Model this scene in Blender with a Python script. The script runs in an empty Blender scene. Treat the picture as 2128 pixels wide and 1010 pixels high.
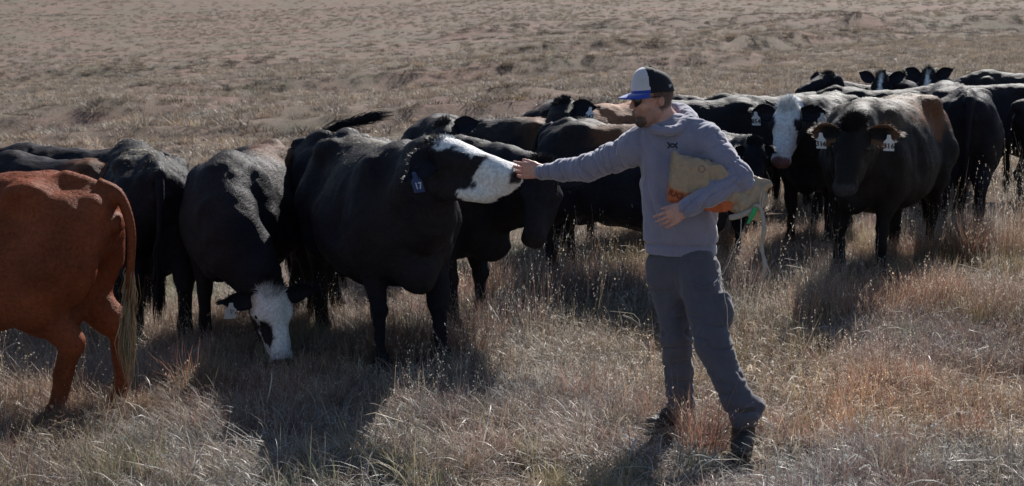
import bpy, math, random, time
import numpy as np
from mathutils import Vector, Matrix
from mathutils.bvhtree import BVHTree
T0 = time.time()
S = bpy.context.scene
COL = S.collection
rng = np.random.default_rng(7)
random.seed(7)

# ------------------------------------------------------------------ camera, sky, sun, exposure
CAM_Z, PITCH, FPX = 2.04, math.radians(8.464), 3024.0
cam = bpy.data.cameras.new('camera')
cam_ob = bpy.data.objects.new('camera', cam)
COL.objects.link(cam_ob)
cam_ob.location = (0, 0, CAM_Z)
cam_ob.rotation_euler = (math.radians(90) - PITCH, 0, 0)
cam.sensor_width = 36.0
cam.lens = FPX / 2128 * 36.0
cam.clip_start, cam.clip_end = 0.1, 3000
cam.dof.use_dof = True
cam.dof.focus_distance = 8.2
cam.dof.aperture_fstop = 8.0
S.camera = cam_ob

SUN_EL, SUN_AZ = math.radians(36), math.radians(19)      # azimuth measured from +Y towards +X
world = bpy.data.worlds.new("World")
S.world = world
world.use_nodes = True
wn = world.node_tree.nodes
wl = world.node_tree.links
bg = wn['Background']
sky = wn.new('ShaderNodeTexSky')
sky.sky_type = 'NISHITA'
sky.sun_disc = False
sky.sun_elevation = SUN_EL
sky.sun_rotation = SUN_AZ
sky.air_density = 1.0
sky.dust_density = 0.6
sky.ozone_density = 2.0
wl.new(sky.outputs[0], bg.inputs[0])
bg.inputs[1].default_value = 0.066
sun = bpy.data.lights.new('sun', 'SUN')
sun.energy = 5.0
sun.angle = math.radians(0.5)
sun.color = (1.0, 0.96, 0.91)
sun_ob = bpy.data.objects.new('sun', sun)
COL.objects.link(sun_ob)
to_sun = Vector((math.sin(SUN_AZ) * math.cos(SUN_EL), math.cos(SUN_AZ) * math.cos(SUN_EL), math.sin(SUN_EL)))
sun_ob.rotation_euler = to_sun.to_track_quat('Z', 'Y').to_euler()
sun_ob.location = (8, 20, 30)
S.view_settings.view_transform = 'Standard'
S.view_settings.look = 'None'
S.view_settings.gamma = 1.0
S.view_settings.use_curve_mapping = False
S.view_settings.exposure = 0.5
S.cycles.max_bounces = 6
S.cycles.diffuse_bounces = 1
S.cycles.glossy_bounces = 2
S.cycles.transmission_bounces = 3
S.cycles.transparent_max_bounces = 4


# ------------------------------------------------------------------ small maths
def A(*v): return np.array(v, dtype=np.float64)
def nrm(v):
    v = np.asarray(v, float); return v / max(np.linalg.norm(v), 1e-9)
def ss(a, b, x):
    t = np.clip((x - a) / (b - a), 0, 1); return t * t * (3 - 2 * t)
def spot(px, py, Y):
    """world point at distance Y in front of the photographer, on the sight line of a photograph pixel"""
    c, s = math.cos(PITCH), math.sin(PITCH)
    r, u = px - 1064.0, 505.0 - py
    d = A(r, FPX * c + u * s, -FPX * s + u * c)
    return A(0, 0, CAM_Z) + d * (Y / d[1])

def _hash(ix, iy, iz, seed):
    h = (ix.astype(np.uint32) * np.uint32(374761393) + iy.astype(np.uint32) * np.uint32(668265263)
         + iz.astype(np.uint32) * np.uint32(2147483647) + np.uint32(seed * 974711 & 0xffffffff))
    h = (h ^ (h >> np.uint32(13))) * np.uint32(1274126177)
    h = (h ^ (h >> np.uint32(16))) * np.uint32(2246822519)
    h = h ^ (h >> np.uint32(15))
    return (h & np.uint32(0xffffff)).astype(np.float64) / 8388607.5 - 1.0
def noise3(p, seed=0):
    p = np.asarray(p, float)
    i = np.floor(p).astype(np.int64); f = p - i
    f = f * f * f * (f * (f * 6 - 15) + 10)
    r = 0
    for dx in (0, 1):
        wx = f[..., 0] if dx else 1 - f[..., 0]
        for dy in (0, 1):
            wy = f[..., 1] if dy else 1 - f[..., 1]
            for dz in (0, 1):
                wz = f[..., 2] if dz else 1 - f[..., 2]
                r = r + wx * wy * wz * _hash(i[..., 0] + dx, i[..., 1] + dy, i[..., 2] + dz, seed)
    return r
def fbm(p, octv=3, seed=0):
    r, a = 0, 1.0
    p = np.asarray(p, float)
    for k in range(octv):
        r = r + a * noise3(p, seed + k * 17); p = p * 2.07 + 3.1; a *= 0.5
    return r
def noise2(x, y, f, seed=0, octv=3):
    return fbm(np.stack([np.asarray(x) * f, np.asarray(y) * f, np.zeros_like(np.asarray(x, float)) + .37], -1), octv, seed)


# ------------------------------------------------------------------ terrain height
BANKS = [  # (x0, y0, x1, y1, height, width): grassy breaks in the slope, faces turned to the photographer
    (-30, 37.0, -9.0, 38.0, 0.95, 2.6), (-9.5, 30.0, 4.0, 36.0, 0.55, 1.8), (-13.0, 50.0, 10.0, 60.0, .8, 2.8),
    (-2.0, 64.0, 22.0, 84.0, 1.1, 3.4), (18.0, 92.0, 60.0, 112.0, 1.2, 4.5), (-44, 70, -12, 86, .6, 3.5), (-5, 110, 30, 125, .8, 5)]
def terrain(x, y):
    x = np.asarray(x, float); y = np.asarray(y, float)
    xs = 40 * np.tanh(x / 40)
    z = (.047 - .011 * np.tanh(x / 3)) * xs * ss(5.0, 11.0, y)
    z = z + 0.0002 * np.clip(y - 30, 0, 500) ** 2 * ss(30, 60, y)
    w = noise2(x, y, 0.11, 3, 2)
    for k, (x0, y0, x1, y1, h, wd) in enumerate(BANKS):
        t = np.clip((x - x0) / (x1 - x0), 0, 1)
        yb = y0 + (y1 - y0) * t + w * wd * .7
        e = ss(x0 - 3, x0 + 3, x) * (1 - ss(x1 - 4, x1 + 4, x))
        s_ = ss(-.5, .5, (y - yb) / wd * 1.6)
        fall = 1 - ss(0.5, 9, (y - yb) / wd)
        z = z + .75 * h * e * s_ * fall * (0.8 + .5 * noise2(x, y, 0.4, 30 + k, 2))
    z = z + 0.10 * noise2(x, y, 0.10, 5, 2) * ss(10, 25, y) + 0.03 * noise2(x, y, 0.9, 8, 2) * ss(13, 26, y) + 0.02 * noise2(x, y, 1.3, 9, 2)
    return z
def tz(x, y): return float(terrain(A(x), A(y))[0])


# ------------------------------------------------------------------ materials
def mat(name):
    m = bpy.data.materials.new(name); m.use_nodes = True
    n = m.node_tree.nodes; l = m.node_tree.links
    return m, n, l, n['Principled BSDF']
def setp(b, **kw):
    for k, v in kw.items():
        k = {'rough': 'Roughness', 'spec': 'Specular IOR Level', 'sheen': 'Sheen Weight', 'sheen_r': 'Sheen Roughness',
             'metal': 'Metallic', 'sss': 'Subsurface Weight', 'trans': 'Transmission Weight', 'color': 'Base Color', 'coat': 'Coat Weight'}[k]
        if k in b.inputs:
            b.inputs[k].default_value = (*v, 1) if isinstance(v, tuple) else v
def tex_noise(n, l, scale, detail=3, rough=.6, coord='Object', stretch=None):
    tc = n.new('ShaderNodeTexCoord'); t = n.new('ShaderNodeTexNoise')
    t.inputs['Scale'].default_value = scale; t.inputs['Detail'].default_value = detail; t.inputs['Roughness'].default_value = rough
    if stretch:
        mp = n.new('ShaderNodeMapping'); mp.inputs['Scale'].default_value = stretch
        l.new(tc.outputs[coord], mp.inputs[0]); l.new(mp.outputs[0], t.inputs['Vector'])
    else:
        l.new(tc.outputs[coord], t.inputs['Vector'])
    return t
def ramp(n, l, src, stops):
    r = n.new('ShaderNodeValToRGB')
    while len(r.color_ramp.elements) < len(stops): r.color_ramp.elements.new(.5)
    for e, (p, c) in zip(r.color_ramp.elements, stops):
        e.position = p; e.color = (*c, 1)
    l.new(src, r.inputs[0]); return r
def mixc(n, l, fac, a, b, mode='MIX'):
    m = n.new('ShaderNodeMix'); m.data_type = 'RGBA'; m.blend_type = mode
    for sock, v in ((m.inputs[0], fac), (m.inputs[6], a), (m.inputs[7], b)):
        if isinstance(v, (int, float)): sock.default_value = v
        elif isinstance(v, tuple): sock.default_value = (*v, 1)
        else: l.new(v, sock)
    return m.outputs[2]
def bump(n, l, b, src, strength, dist):
    k = n.new('ShaderNodeBump'); k.inputs['Strength'].default_value = strength; k.inputs['Distance'].default_value = dist
    l.new(src, k.inputs['Height']); l.new(k.outputs[0], b.inputs['Normal'])

def coat_material():
    m, n, l, b = mat('cattle_coat')
    at = n.new('ShaderNodeAttribute'); at.attribute_name = 'coat'
    t = tex_noise(n, l, 55, 3, .7)
    r = ramp(n, l, t.outputs[0], [(.3, (.7, .7, .7)), (.7, (1.25, 1.25, 1.25))])
    l.new(mixc(n, l, 1.0, at.outputs[0], r.outputs[0], 'MULTIPLY'), b.inputs['Base Color'])
    setp(b, rough=.6, spec=.09, sheen=.0, sheen_r=.4)
    t2 = tex_noise(n, l, 1.0, 4, .7, stretch=(22, 60, 60))
    bump(n, l, b, t2.outputs[0], .7, .012)
    return m
def fur_material():
    m, n, l, b = mat('cattle_hair')
    at = n.new('ShaderNodeAttribute'); at.attribute_name = 'coat'
    l.new(at.outputs[0], b.inputs['Base Color'])
    setp(b, rough=.5, spec=.10)
    return m
def blade_material(name, trans=.36):
    m, n, l, b = mat(name)
    out = n['Material Output']
    at = n.new('ShaderNodeAttribute'); at.attribute_name = 'blade'
    ti = n.new('ShaderNodeAttribute'); ti.attribute_name = 'tint'; ti.attribute_type = 'INSTANCER'
    c = mixc(n, l, 1.0, at.outputs[0], ti.outputs[0], 'MULTIPLY')
    d = n.new('ShaderNodeBsdfDiffuse'); tr = n.new('ShaderNodeBsdfTranslucent'); g = n.new('ShaderNodeBsdfGlossy')
    g.inputs['Roughness'].default_value = .45; g.inputs['Color'].default_value = (.8, .8, .8, 1)
    l.new(c, d.inputs[0]); l.new(c, tr.inputs[0])
    mx = n.new('ShaderNodeMixShader'); mx.inputs[0].default_value = trans
    l.new(d.outputs[0], mx.inputs[1]); l.new(tr.outputs[0], mx.inputs[2])
    m2 = n.new('ShaderNodeMixShader'); m2.inputs[0].default_value = .05
    l.new(mx.outputs[0], m2.inputs[1]); l.new(g.outputs[0], m2.inputs[2])
    l.new(m2.outputs[0], out.inputs['Surface'])
    n.remove(b)
    return m
def simple(name, color, rough=.6, var=.15, scale=40, bumpd=0, **kw):
    m, n, l, b = mat(name)
    t = tex_noise(n, l, scale, 3, .6)
    r = ramp(n, l, t.outputs[0], [(.3, tuple(c * (1 - var) for c in color)), (.7, tuple(min(1, c * (1 + var)) for c in color))])
    l.new(r.outputs[0], b.inputs['Base Color'])
    setp(b, rough=rough, **kw)
    if bumpd: bump(n, l, b, t.outputs[0], .6, bumpd)
    return m
def attr_mat(name, attr, rough=.6, bumpscale=None, bumpd=0, **kw):
    m, n, l, b = mat(name)
    at = n.new('ShaderNodeAttribute'); at.attribute_name = attr
    t = tex_noise(n, l, bumpscale or 60, 3, .6)
    r = ramp(n, l, t.outputs[0], [(.3, (.85, .85, .85)), (.7, (1.12, 1.12, 1.12))])
    l.new(mixc(n, l, 1.0, at.outputs[0], r.outputs[0], 'MULTIPLY'), b.inputs['Base Color'])
    setp(b, rough=rough, **kw)
    if bumpd: bump(n, l, b, t.outputs[0], .6, bumpd)
    return m

def pasture_material():
    m, n, l, b = mat('pasture_soil_and_litter')
    big = tex_noise(n, l, .16, 5, .65)
    mid = tex_noise(n, l, .9, 5, .7)
    fine = tex_noise(n, l, 14, 5, .75)
    base = ramp(n, l, mid.outputs[0], [(.25, (.165, .14, .118)), (.5, (.20, .166, .14)), (.75, (.215, .177, .153))])
    tint = ramp(n, l, big.outputs[0], [(.36, (1.16, .95, .93)), (.5, (1.0, .94, .89)), (.64, (.84, .91, .81))])
    c = mixc(n, l, 1.0, base.outputs[0], tint.outputs[0], 'MULTIPLY')
    fr = ramp(n, l, fine.outputs[0], [(.32, (.45, .42, .40)), (.5, (.95, .95, .95)), (.7, (1.15, 1.12, 1.08))])
    c = mixc(n, l, .85, c, fr.outputs[0], 'MULTIPLY')
    patch = tex_noise(n, l, 1.7, 6, .72, stretch=(.7, .45, 1))
    pr = ramp(n, l, patch.outputs[0], [(.34, (.50, .48, .46)), (.47, (.95, .94, .92)), (.66, (1.12, 1.09, 1.07))])
    c = mixc(n, l, .9, c, pr.outputs[0], 'MULTIPLY')
    l.new(c, b.inputs['Base Color'])
    setp(b, rough=.95, spec=.1)
    bump(n, l, b, fine.outputs[0], .9, .05)
    return m

M_COAT = coat_material(); M_FUR = fur_material()
M_BLADE = blade_material('dry_grass_blades')
M_SOIL = pasture_material()
M_TAG = simple('white_ear_tag_plastic', (.72, .74, .78), .45, .05)
M_TAGB = simple('dark_blue_ear_tag_plastic', (.03, .045, .12), .45, .05)
M_INK = simple('black_print', (.012, .012, .015), .6, .05)
M_WINK = simple('white_print', (.6, .62, .66), .6, .05)
M_EYE = simple('wet_dark_eye', (.008, .006, .005), .12, .05)
M_STRAW = simple('straw_flecks', (.42, .36, .24), .8, .2)


# ------------------------------------------------------------------ mesh helpers
def mesh_obj(name, v, f, m, parent=None, smooth=True, attr=None, link=True):
    me = bpy.data.meshes.new(name)
    v = np.asarray(v, dtype=np.float32); 
    if isinstance(f, np.ndarray):
        k = f.shape[1]; nf = len(f)
        me.vertices.add(len(v)); me.vertices.foreach_set('co', v.ravel())
        me.loops.add(nf * k); me.loops.foreach_set('vertex_index', f.astype(np.int32).ravel())
        me.polygons.add(nf); me.polygons.foreach_set('loop_start', np.arange(0, nf * k, k, dtype=np.int32))
        me.update(calc_edges=True)
    else:
        me.from_pydata([tuple(map(float, p)) for p in v], [], f); me.update()
    if smooth and len(me.polygons): me.polygons.foreach_set('use_smooth', np.ones(len(me.polygons), dtype=bool))
    for mm in (m if isinstance(m, (list, tuple)) else [m]): me.materials.append(mm)
    if attr:
        for an, c in attr.items():
            a = me.color_attributes.new(an, 'FLOAT_COLOR', 'POINT')
            c = np.asarray(c, np.float32)
            c4 = np.ones((len(v), 4), np.float32); c4[:, :3] = c
            a.data.foreach_set('color', c4.ravel())
    me.validate()
    o = bpy.data.objects.new(name, me)
    if link: COL.objects.link(o)
    if parent: o.parent = parent
    return o
def empty(name, loc, rz=0, s=1, **props):
    o = bpy.data.objects.new(name, None); COL.objects.link(o)
    o.location = loc; o.rotation_euler = (0, 0, rz); o.scale = (s, s, s)
    o.empty_display_size = .1
    for k, v in props.items(): o[k] = v
    return o
def frame_along(pts):
    """parallel-transport frames on a polyline"""
    pts = np.asarray(pts, float); n = len(pts)
    t = np.gradient(pts, axis=0); t /= np.linalg.norm(t, axis=1)[:, None] + 1e-12
    u = np.cross(t[0], A(0, 0, 1)); 
    if np.linalg.norm(u) < 1e-3: u = np.cross(t[0], A(1, 0, 0))
    u = nrm(u); us = []
    for i in range(n):
        u = nrm(u - t[i] * np.dot(u, t[i])); us.append(u)
    us = np.array(us); return t, us, np.cross(t, us)
def catmull(P, n):
    P = np.asarray(P, float)
    if len(P) < 3: return np.array([P[0] + (P[-1] - P[0]) * k / n for k in range(n + 1)])
    Q = np.vstack([2 * P[0] - P[1], P, 2 * P[-1] - P[-2]])
    out = []
    m = len(P) - 1
    for k in range(n + 1):
        x = k / n * m; i = min(int(x), m - 1); t = x - i
        a, b, c, d = Q[i], Q[i + 1], Q[i + 2], Q[i + 3]
        out.append(.5 * ((2 * b) + (c - a) * t + (2 * a - 5 * b + 4 * c - d) * t * t + (3 * b - a - 3 * c + d) * t ** 3))
    return np.array(out)
def tube(pts, radii, seg=8, flat=1.0):
    pts = np.asarray(pts, float); n = len(pts)
    radii = np.broadcast_to(np.asarray(radii, float), (n,))
    t, u, w = frame_along(pts)
    an = np.arange(seg) * 2 * math.pi / seg
    v = pts[:, None] + radii[:, None, None] * (np.cos(an)[None, :, None] * u[:, None] + flat * np.sin(an)[None, :, None] * w[:, None])
    v = v.reshape(-1, 3)
    f = []
    for i in range(n - 1):
        for j in range(seg):
            k = (j + 1) % seg
            f.append((i * seg + j, i * seg + k, (i + 1) * seg + k, (i + 1) * seg + j))
    f.append(tuple(range(seg - 1, -1, -1))); f.append(tuple((n - 1) * seg + j for j in range(seg)))
    return v, f
def join_vf(parts):
    V, F, o = [], [], 0
    for v, f in parts:
        V.append(np.asarray(v, float)); F += [tuple(int(i) + o for i in q) for q in f]; o += len(v)
    return np.vstack(V), F
def text_mesh(name, body, size, m, extrude=.0006):
    cu = bpy.data.curves.new('print', 'FONT'); cu.body = body; cu.size = size; cu.extrude = extrude
    cu.align_x = 'CENTER'; cu.align_y = 'CENTER'; cu.resolution_u = 2; cu.offset = size * .02
    ob = bpy.data.objects.new('print', cu); COL.objects.link(ob)
    dg = bpy.context.evaluated_depsgraph_get(); dg.update()
    me = bpy.data.meshes.new_from_object(ob.evaluated_get(dg))
    bpy.data.objects.remove(ob); bpy.data.curves.remove(cu)
    me.name = name; me.materials.clear(); me.materials.append(m)
    o = bpy.data.objects.new(name, me); COL.objects.link(o); return o
def basis(o, loc, x, y, z):
    o.matrix_local = Matrix(((x[0], y[0], z[0], loc[0]), (x[1], y[1], z[1], loc[1]), (x[2], y[2], z[2], loc[2]), (0, 0, 0, 1)))


# ------------------------------------------------------------------ implicit bodies (smooth unions, meshed with surface nets)
class Field:
    def __init__(s, lo, hi, res):
        s.lo = A(*lo); s.res = res
        s.n = np.ceil((A(*hi) - s.lo) / res).astype(int) + 1
        s.ax = [(s.lo[i] + np.arange(s.n[i]) * res).astype(np.float32) for i in range(3)]
        s.F = np.full(tuple(s.n), 9.0, np.float32)
    def put(s, fn, lo, hi, k=.03, sub=False):
        pad = k + 2.5 * s.res
        a = np.maximum(0, np.floor((np.asarray(lo) - pad - s.lo) / s.res).astype(int))
        b = np.minimum(s.n, np.ceil((np.asarray(hi) + pad - s.lo) / s.res).astype(int) + 1)
        if (b <= a).any(): return
        sl = tuple(slice(a[i], b[i]) for i in range(3))
        X = s.ax[0][sl[0]][:, None, None]; Y = s.ax[1][sl[1]][None, :, None]; Z = s.ax[2][sl[2]][None, None, :]
        d = fn(X, Y, Z).astype(np.float32); g = s.F[sl]
        if sub:
            d = -d; h = np.maximum(k - np.abs(g - d), 0) / k
            s.F[sl] = np.maximum(g, d) + h * h * k * .25
        else:
            h = np.maximum(k - np.abs(g - d), 0) / k
            s.F[sl] = np.minimum(g, d) - h * h * k * .25
    def cone(s, a, b, ra, rb, k=.03, sub=False):
        a = A(*a).astype(np.float32); b = A(*b).astype(np.float32); ab = b - a; L2 = float(ab @ ab) + 1e-9
        def fn(X, Y, Z):
            x, y, z = X - a[0], Y - a[1], Z - a[2]
            t = np.clip((x * ab[0] + y * ab[1] + z * ab[2]) / L2, 0, 1)
            return np.sqrt((x - t * ab[0]) ** 2 + (y - t * ab[1]) ** 2 + (z - t * ab[2]) ** 2) - (ra + t * (rb - ra))
        r = max(ra, rb); s.put(fn, np.minimum(a, b) - r, np.maximum(a, b) + r, k, sub)
    def chain(s, pts, radii, k=.02, n=None):
        n = n or (len(pts) - 1) * 3
        P = catmull(pts, n); R = np.interp(np.linspace(0, len(pts) - 1, n + 1), np.arange(len(pts)), radii)
        for i in range(n): s.cone(P[i], P[i + 1], R[i], R[i + 1], k)
    def ell(s, c, r, k=.03, ax=None, sub=False):
        c = A(*c); r = A(*r)
        R = np.eye(3) if ax is None else np.array(ax)
        def fn(X, Y, Z):
            x, y, z = X - c[0], Y - c[1], Z - c[2]
            q = [(x * R[i, 0] + y * R[i, 1] + z * R[i, 2]) for i in range(3)]
            k0 = np.sqrt(sum((q[i] / r[i]) ** 2 for i in range(3))); k1 = np.sqrt(sum((q[i] / r[i] ** 2) ** 2 for i in range(3))) + 1e-6
            return k0 * (k0 - 1) / k1
        e = np.abs(R.T) @ r if ax is not None else r
        s.put(fn, c - e, c + e, k, sub)
    def mesh(s, smooth=1):
        F = s.F; n = np.array(F.shape); I = F < 0
        c = [slice(None, -1), slice(1, None)]
        any_ = np.zeros(tuple(n - 1), bool); all_ = np.ones(tuple(n - 1), bool)
        for i in (0, 1):
            for j in (0, 1):
                for k in (0, 1):
                    q = I[c[i], c[j], c[k]]; any_ |= q; all_ &= q
        act = any_ & ~all_
        cell = np.argwhere(act); N = len(cell)
        idx = np.full(act.shape, -1, np.int32); idx[act] = np.arange(N)
        vals = {}
        for i in (0, 1):
            for j in (0, 1):
                for k in (0, 1):
                    vals[i, j, k] = F[cell[:, 0] + i, cell[:, 1] + j, cell[:, 2] + k]
        acc = np.zeros((N, 3)); cnt = np.zeros(N)
        ks = list(vals)
        for a in ks:
            for ax in range(3):
                if a[ax] == 0:
                    b = list(a); b[ax] = 1; b = tuple(b)
                    va, vb = vals[a], vals[b]; m = (va < 0) != (vb < 0)
                    t = np.where(m, va / np.where(m, va - vb, 1), 0)
                    p = np.tile(np.array(a, float), (N, 1)); p[:, ax] = t
                    acc[m] += p[m]; cnt += m
        v = s.lo + (cell + acc / np.maximum(cnt, 1)[:, None]) * s.res
        quads = []
        for ax in range(3):
            o = [i for i in range(3) if i != ax]
            sa = [slice(1, -1)] * 3; sa[ax] = slice(None, -1); sb = list(sa); sb[ax] = slice(1, None)
            ia, ib = I[tuple(sa)], I[tuple(sb)]
            e = np.argwhere(ia != ib); ins = ia[tuple(e.T)]
            e = e + 1; e[:, ax] -= 1
            def g(d0, d1):
                q = e.copy(); q[:, o[0]] += d0; q[:, o[1]] += d1; return idx[tuple(q.T)]
            q = np.stack([g(-1, -1), g(0, -1), g(0, 0), g(-1, 0)], 1)
            flip = ins if ax != 1 else ~ins
            q[~flip] = q[~flip][:, ::-1]
            quads.append(q)
        q = np.vstack(quads); q = q[(q >= 0).all(1)]
        E = np.vstack([q[:, [0, 1]], q[:, [1, 2]], q[:, [2, 3]], q[:, [3, 0]]])
        deg = np.bincount(E[:, 0], minlength=N) + np.bincount(E[:, 1], minlength=N)
        for _ in range(smooth):
            a = np.zeros_like(v)
            for d in range(3):
                a[:, d] = np.bincount(E[:, 0], v[E[:, 1], d], N) + np.bincount(E[:, 1], v[E[:, 0], d], N)
            v = v * .4 + .6 * a / np.maximum(deg, 1)[:, None]
        return v, q
def vnormals(v, q):
    fn = np.cross(v[q[:, 2]] - v[q[:, 0]], v[q[:, 3]] - v[q[:, 1]])
    n = np.zeros_like(v)
    for k in range(4):
        for d in range(3): n[:, d] += np.bincount(q[:, k], fn[:, d], len(v))
    return n / (np.linalg.norm(n, axis=1)[:, None] + 1e-12)

def blades_on(v, q, n, col, count, length, width, flow, tilt=.35, mask=None, seed=0, jitter=.35, curl=0.0):
    """thin hair triangles standing on a mesh; flow = per-vertex direction the hair lies in"""
    r = np.random.default_rng(seed)
    tri = np.vstack([q[:, [0, 1, 2]], q[:, [0, 2, 3]]])
    ar = np.linalg.norm(np.cross(v[tri[:, 1]] - v[tri[:, 0]], v[tri[:, 2]] - v[tri[:, 0]]), axis=1)
    if mask is not None: ar = ar * np.clip(mask[tri].mean(1), 0, 1)
    if ar.sum() <= 0: return None
    t = r.choice(len(tri), count, p=ar / ar.sum())
    b = r.dirichlet((1, 1, 1), count)[:, :, None]
    P = (v[tri[t]] * b).sum(1); Nn = (n[tri[t]] * b).sum(1); C = (col[tri[t]] * b).sum(1); D = (flow[tri[t]] * b).sum(1)
    Nn /= np.linalg.norm(Nn, axis=1)[:, None] + 1e-9
    D = D - Nn * (D * Nn).sum(1)[:, None]
    D /= np.linalg.norm(D, axis=1)[:, None] + 1e-6
    D = D + r.normal(0, jitter, D.shape); D = D - Nn * (D * Nn).sum(1)[:, None]; D /= np.linalg.norm(D, axis=1)[:, None] + 1e-6
    L = length * r.uniform(.6, 1.25, count)[:, None]
    tl = tilt * r.uniform(.5, 1.6, count)[:, None]
    Sd = np.cross(Nn, D); w = width * r.uniform(.7, 1.3, count)[:, None]
    base = P - Nn * .002
    tip = base + L * (D * np.sqrt(np.clip(1 - tl ** 2, .05, 1)) + Nn * tl)
    V = np.stack([base - Sd * w / 2, base + Sd * w / 2, tip], 1).reshape(-1, 3)
    Fc = np.arange(3 * count).reshape(-1, 3)
    C = C * r.uniform(.72, 1.35, count)[:, None]
    return V, Fc, np.repeat(C, 3, 0)


# ------------------------------------------------------------------ cattle
BLACK = A(.0135, .0140, .0205); BROWN = A(.11, .050, .026); RED = A(.205, .056, .024); WHITE = A(.90, .89, .90); DUST = A(.066, .058, .050)
PINK = A(.30, .17, .17); CREAM = A(.50, .36, .22)
TX = A(-.83, -.78, -.70, -.58, -.40, -.15, .10, .32, .50, .66, .77, .84)
TT = A(1.10, 1.21, 1.275, 1.30, 1.315, 1.285, 1.285, 1.31, 1.33, 1.27, 1.13, 1.00)
TB = A(1.02, .90, .80, .68, .565, .475, .445, .465, .50, .555, .66, .84)
TW = A(.06, .16, .215, .25, .285, .33, .345, .315, .27, .22, .16, .07)

def make_cow(label, at, yaw, s=1.0, poll=None, muz=None, up=None, res=.02, base=BLACK, patches=(), face=None,
             fur=9000, fur_len=.023, tags=(), tail='hang', flecks=0, poll_hair=None, feet=((0, 0), (0, 0), (0, 0), (0, 0)),
             seed=0, muzzle_col=None, fat=1.0, ear_rim=None, dz=0.0, ear_spread=0.0, ear_len=1.0, jaw=0.0, muz_pad=.455, pad_low=-.115, back_tail=None, tail_col=None):
    gx, gy = at; gz = tz(gx, gy) + dz
    root = empty('cow', (gx, gy, gz), yaw, s, label=label, category='cow', group='cattle herd in the dry pasture')
    cy, sy = math.cos(yaw), math.sin(yaw)
    def loc(p):
        p = np.asarray(p, float) - A(gx, gy, gz)
        return A(p[0] * cy + p[1] * sy, -p[0] * sy + p[1] * cy, p[2]) / s
    def ldir(p):
        p = np.asarray(p, float); return A(p[0] * cy + p[1] * sy, -p[0] * sy + p[1] * cy, p[2])
    P = A(1.16, 0, .98) if poll is None else loc(poll)
    f = nrm(A(.55, 0, -.83)) if muz is None else nrm(loc(muz) - P)
    u0 = A(0, 0, 1) if up is None else ldir(up)
    r_ = nrm(np.cross(f, u0) * -1); r_ = -r_          # animal's right
    u = np.cross(r_, f)
    H = lambda a, b, c: P + f * a + r_ * b + u * c
    pts = np.array([P, H(.58, 0, 0), H(.1, .2, 0), H(.1, -.2, 0), H(.1, 0, .2), H(.3, 0, -.25), A(-1, -.5, -.05), A(1, .5, 1.5)])
    lo, hi = pts.min(0) - .10, pts.max(0) + .10
    F = Field(lo, hi, res)
    def trunk(X, Y, Z):
        top = np.interp(X, TX, TT).astype(np.float32); bot = np.interp(X, TX, TB).astype(np.float32); w = np.interp(X, TX, TW).astype(np.float32) * fat
        c = (top + bot) / 2; h = (top - bot) / 2
        zz = (Z - c) / h; yy = Y / (w * (1 - .20 * zz))
        q = (np.abs(zz) ** 2.1 + np.abs(yy) ** 2.15) ** (1 / 2.12)
        d = (q - 1) * np.minimum(h, w) * .85
        return np.maximum(d, np.maximum(X - .86, -.85 - X))
    F.put(trunk, (-.86, -.4, .45), (.87, .4, 1.38), .05)
    for i, sd in enumerate((1, -1)):
        fx, fy = feet[i]; hx, hy = feet[2 + i]
        F.ell((.46, sd * .20, .98), (.15, .085, .27), .08)                       # shoulder
        F.ell((-.57, sd * .18, .90), (.22, .115, .30), .09)                      # thigh
        F.ell((-.42, sd * .19, 1.235), (.08, .06, .045), .12)                    # hook bone
        F.ell((-.765, sd * .10, 1.15), (.05, .045, .05), .07)                    # pin bone
        F.cone((.50, sd * .20, .88), (.44 + fx * .3, sd * .19 + fy * .2, .66), .125, .092, .06)
        F.cone((.44 + fx * .3, sd * .19 + fy * .2, .66), (.50 + fx * .75, sd * .165 + fy * .7, .38), .088, .056, .03)
        F.ell((.505 + fx * .75, sd * .165 + fy * .7, .375), (.055, .052, .06), .02)
        F.cone((.50 + fx * .75, sd * .165 + fy * .7, .36), (.50 + fx, sd * .16 + fy, .12), .048, .043, .02)
        F.cone((.505 + fx, sd * .16 + fy, .11), (.545 + fx, sd * .16 + fy, .03), .047, .06, .02)
        F.cone((-.56, sd * .18, .86), (-.46 + hx * .3, sd * .19 + hy * .3, .66), .18, .14, .06)
        F.cone((-.50 + hx * .3, sd * .185 + hy * .3, .70), (-.69 + hx * .7, sd * .155 + hy * .7, .46), .13, .064, .05)
        F.ell((-.70 + hx * .7, sd * .155 + hy * .7, .45), (.06, .048, .065), .02)
        F.cone((-.69 + hx * .7, sd * .155 + hy * .7, .45), (-.64 + hx, sd * .15 + hy, .12), .052, .044, .02)
        F.cone((-.635 + hx, sd * .15 + hy, .11), (-.59 + hx, sd * .15 + hy, .03), .047, .06, .02)
    F.ell((.72, 0, .62), (.13, .09, .13), .10)                                    # brisket
    F.ell((-.45, 0, .55), (.16, .13, .10), .07)                                   # udder
    F.cone((-.60, 0, 1.28), (-.83, 0, 1.20), .05, .05, .06)                       # tail head
    for sd in (1, -1):
        F.ell((-.27, sd * .37, 1.08), (.13, .09, .12), .12, sub=True)          # hollow of the flank
        F.cone((.30, sd * .345, 1.12), (.24, sd * .36, .78), .018, .03, .07, sub=True)   # crease behind the shoulder
    # neck
    B1, B2, B3 = A(.42, 0, 1.185), A(.56, 0, 1.03), A(.68, 0, .86)
    E1, E2, E3 = H(.0, 0, -.02), H(.05, 0, -.10), H(.10, 0, -.17)
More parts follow.
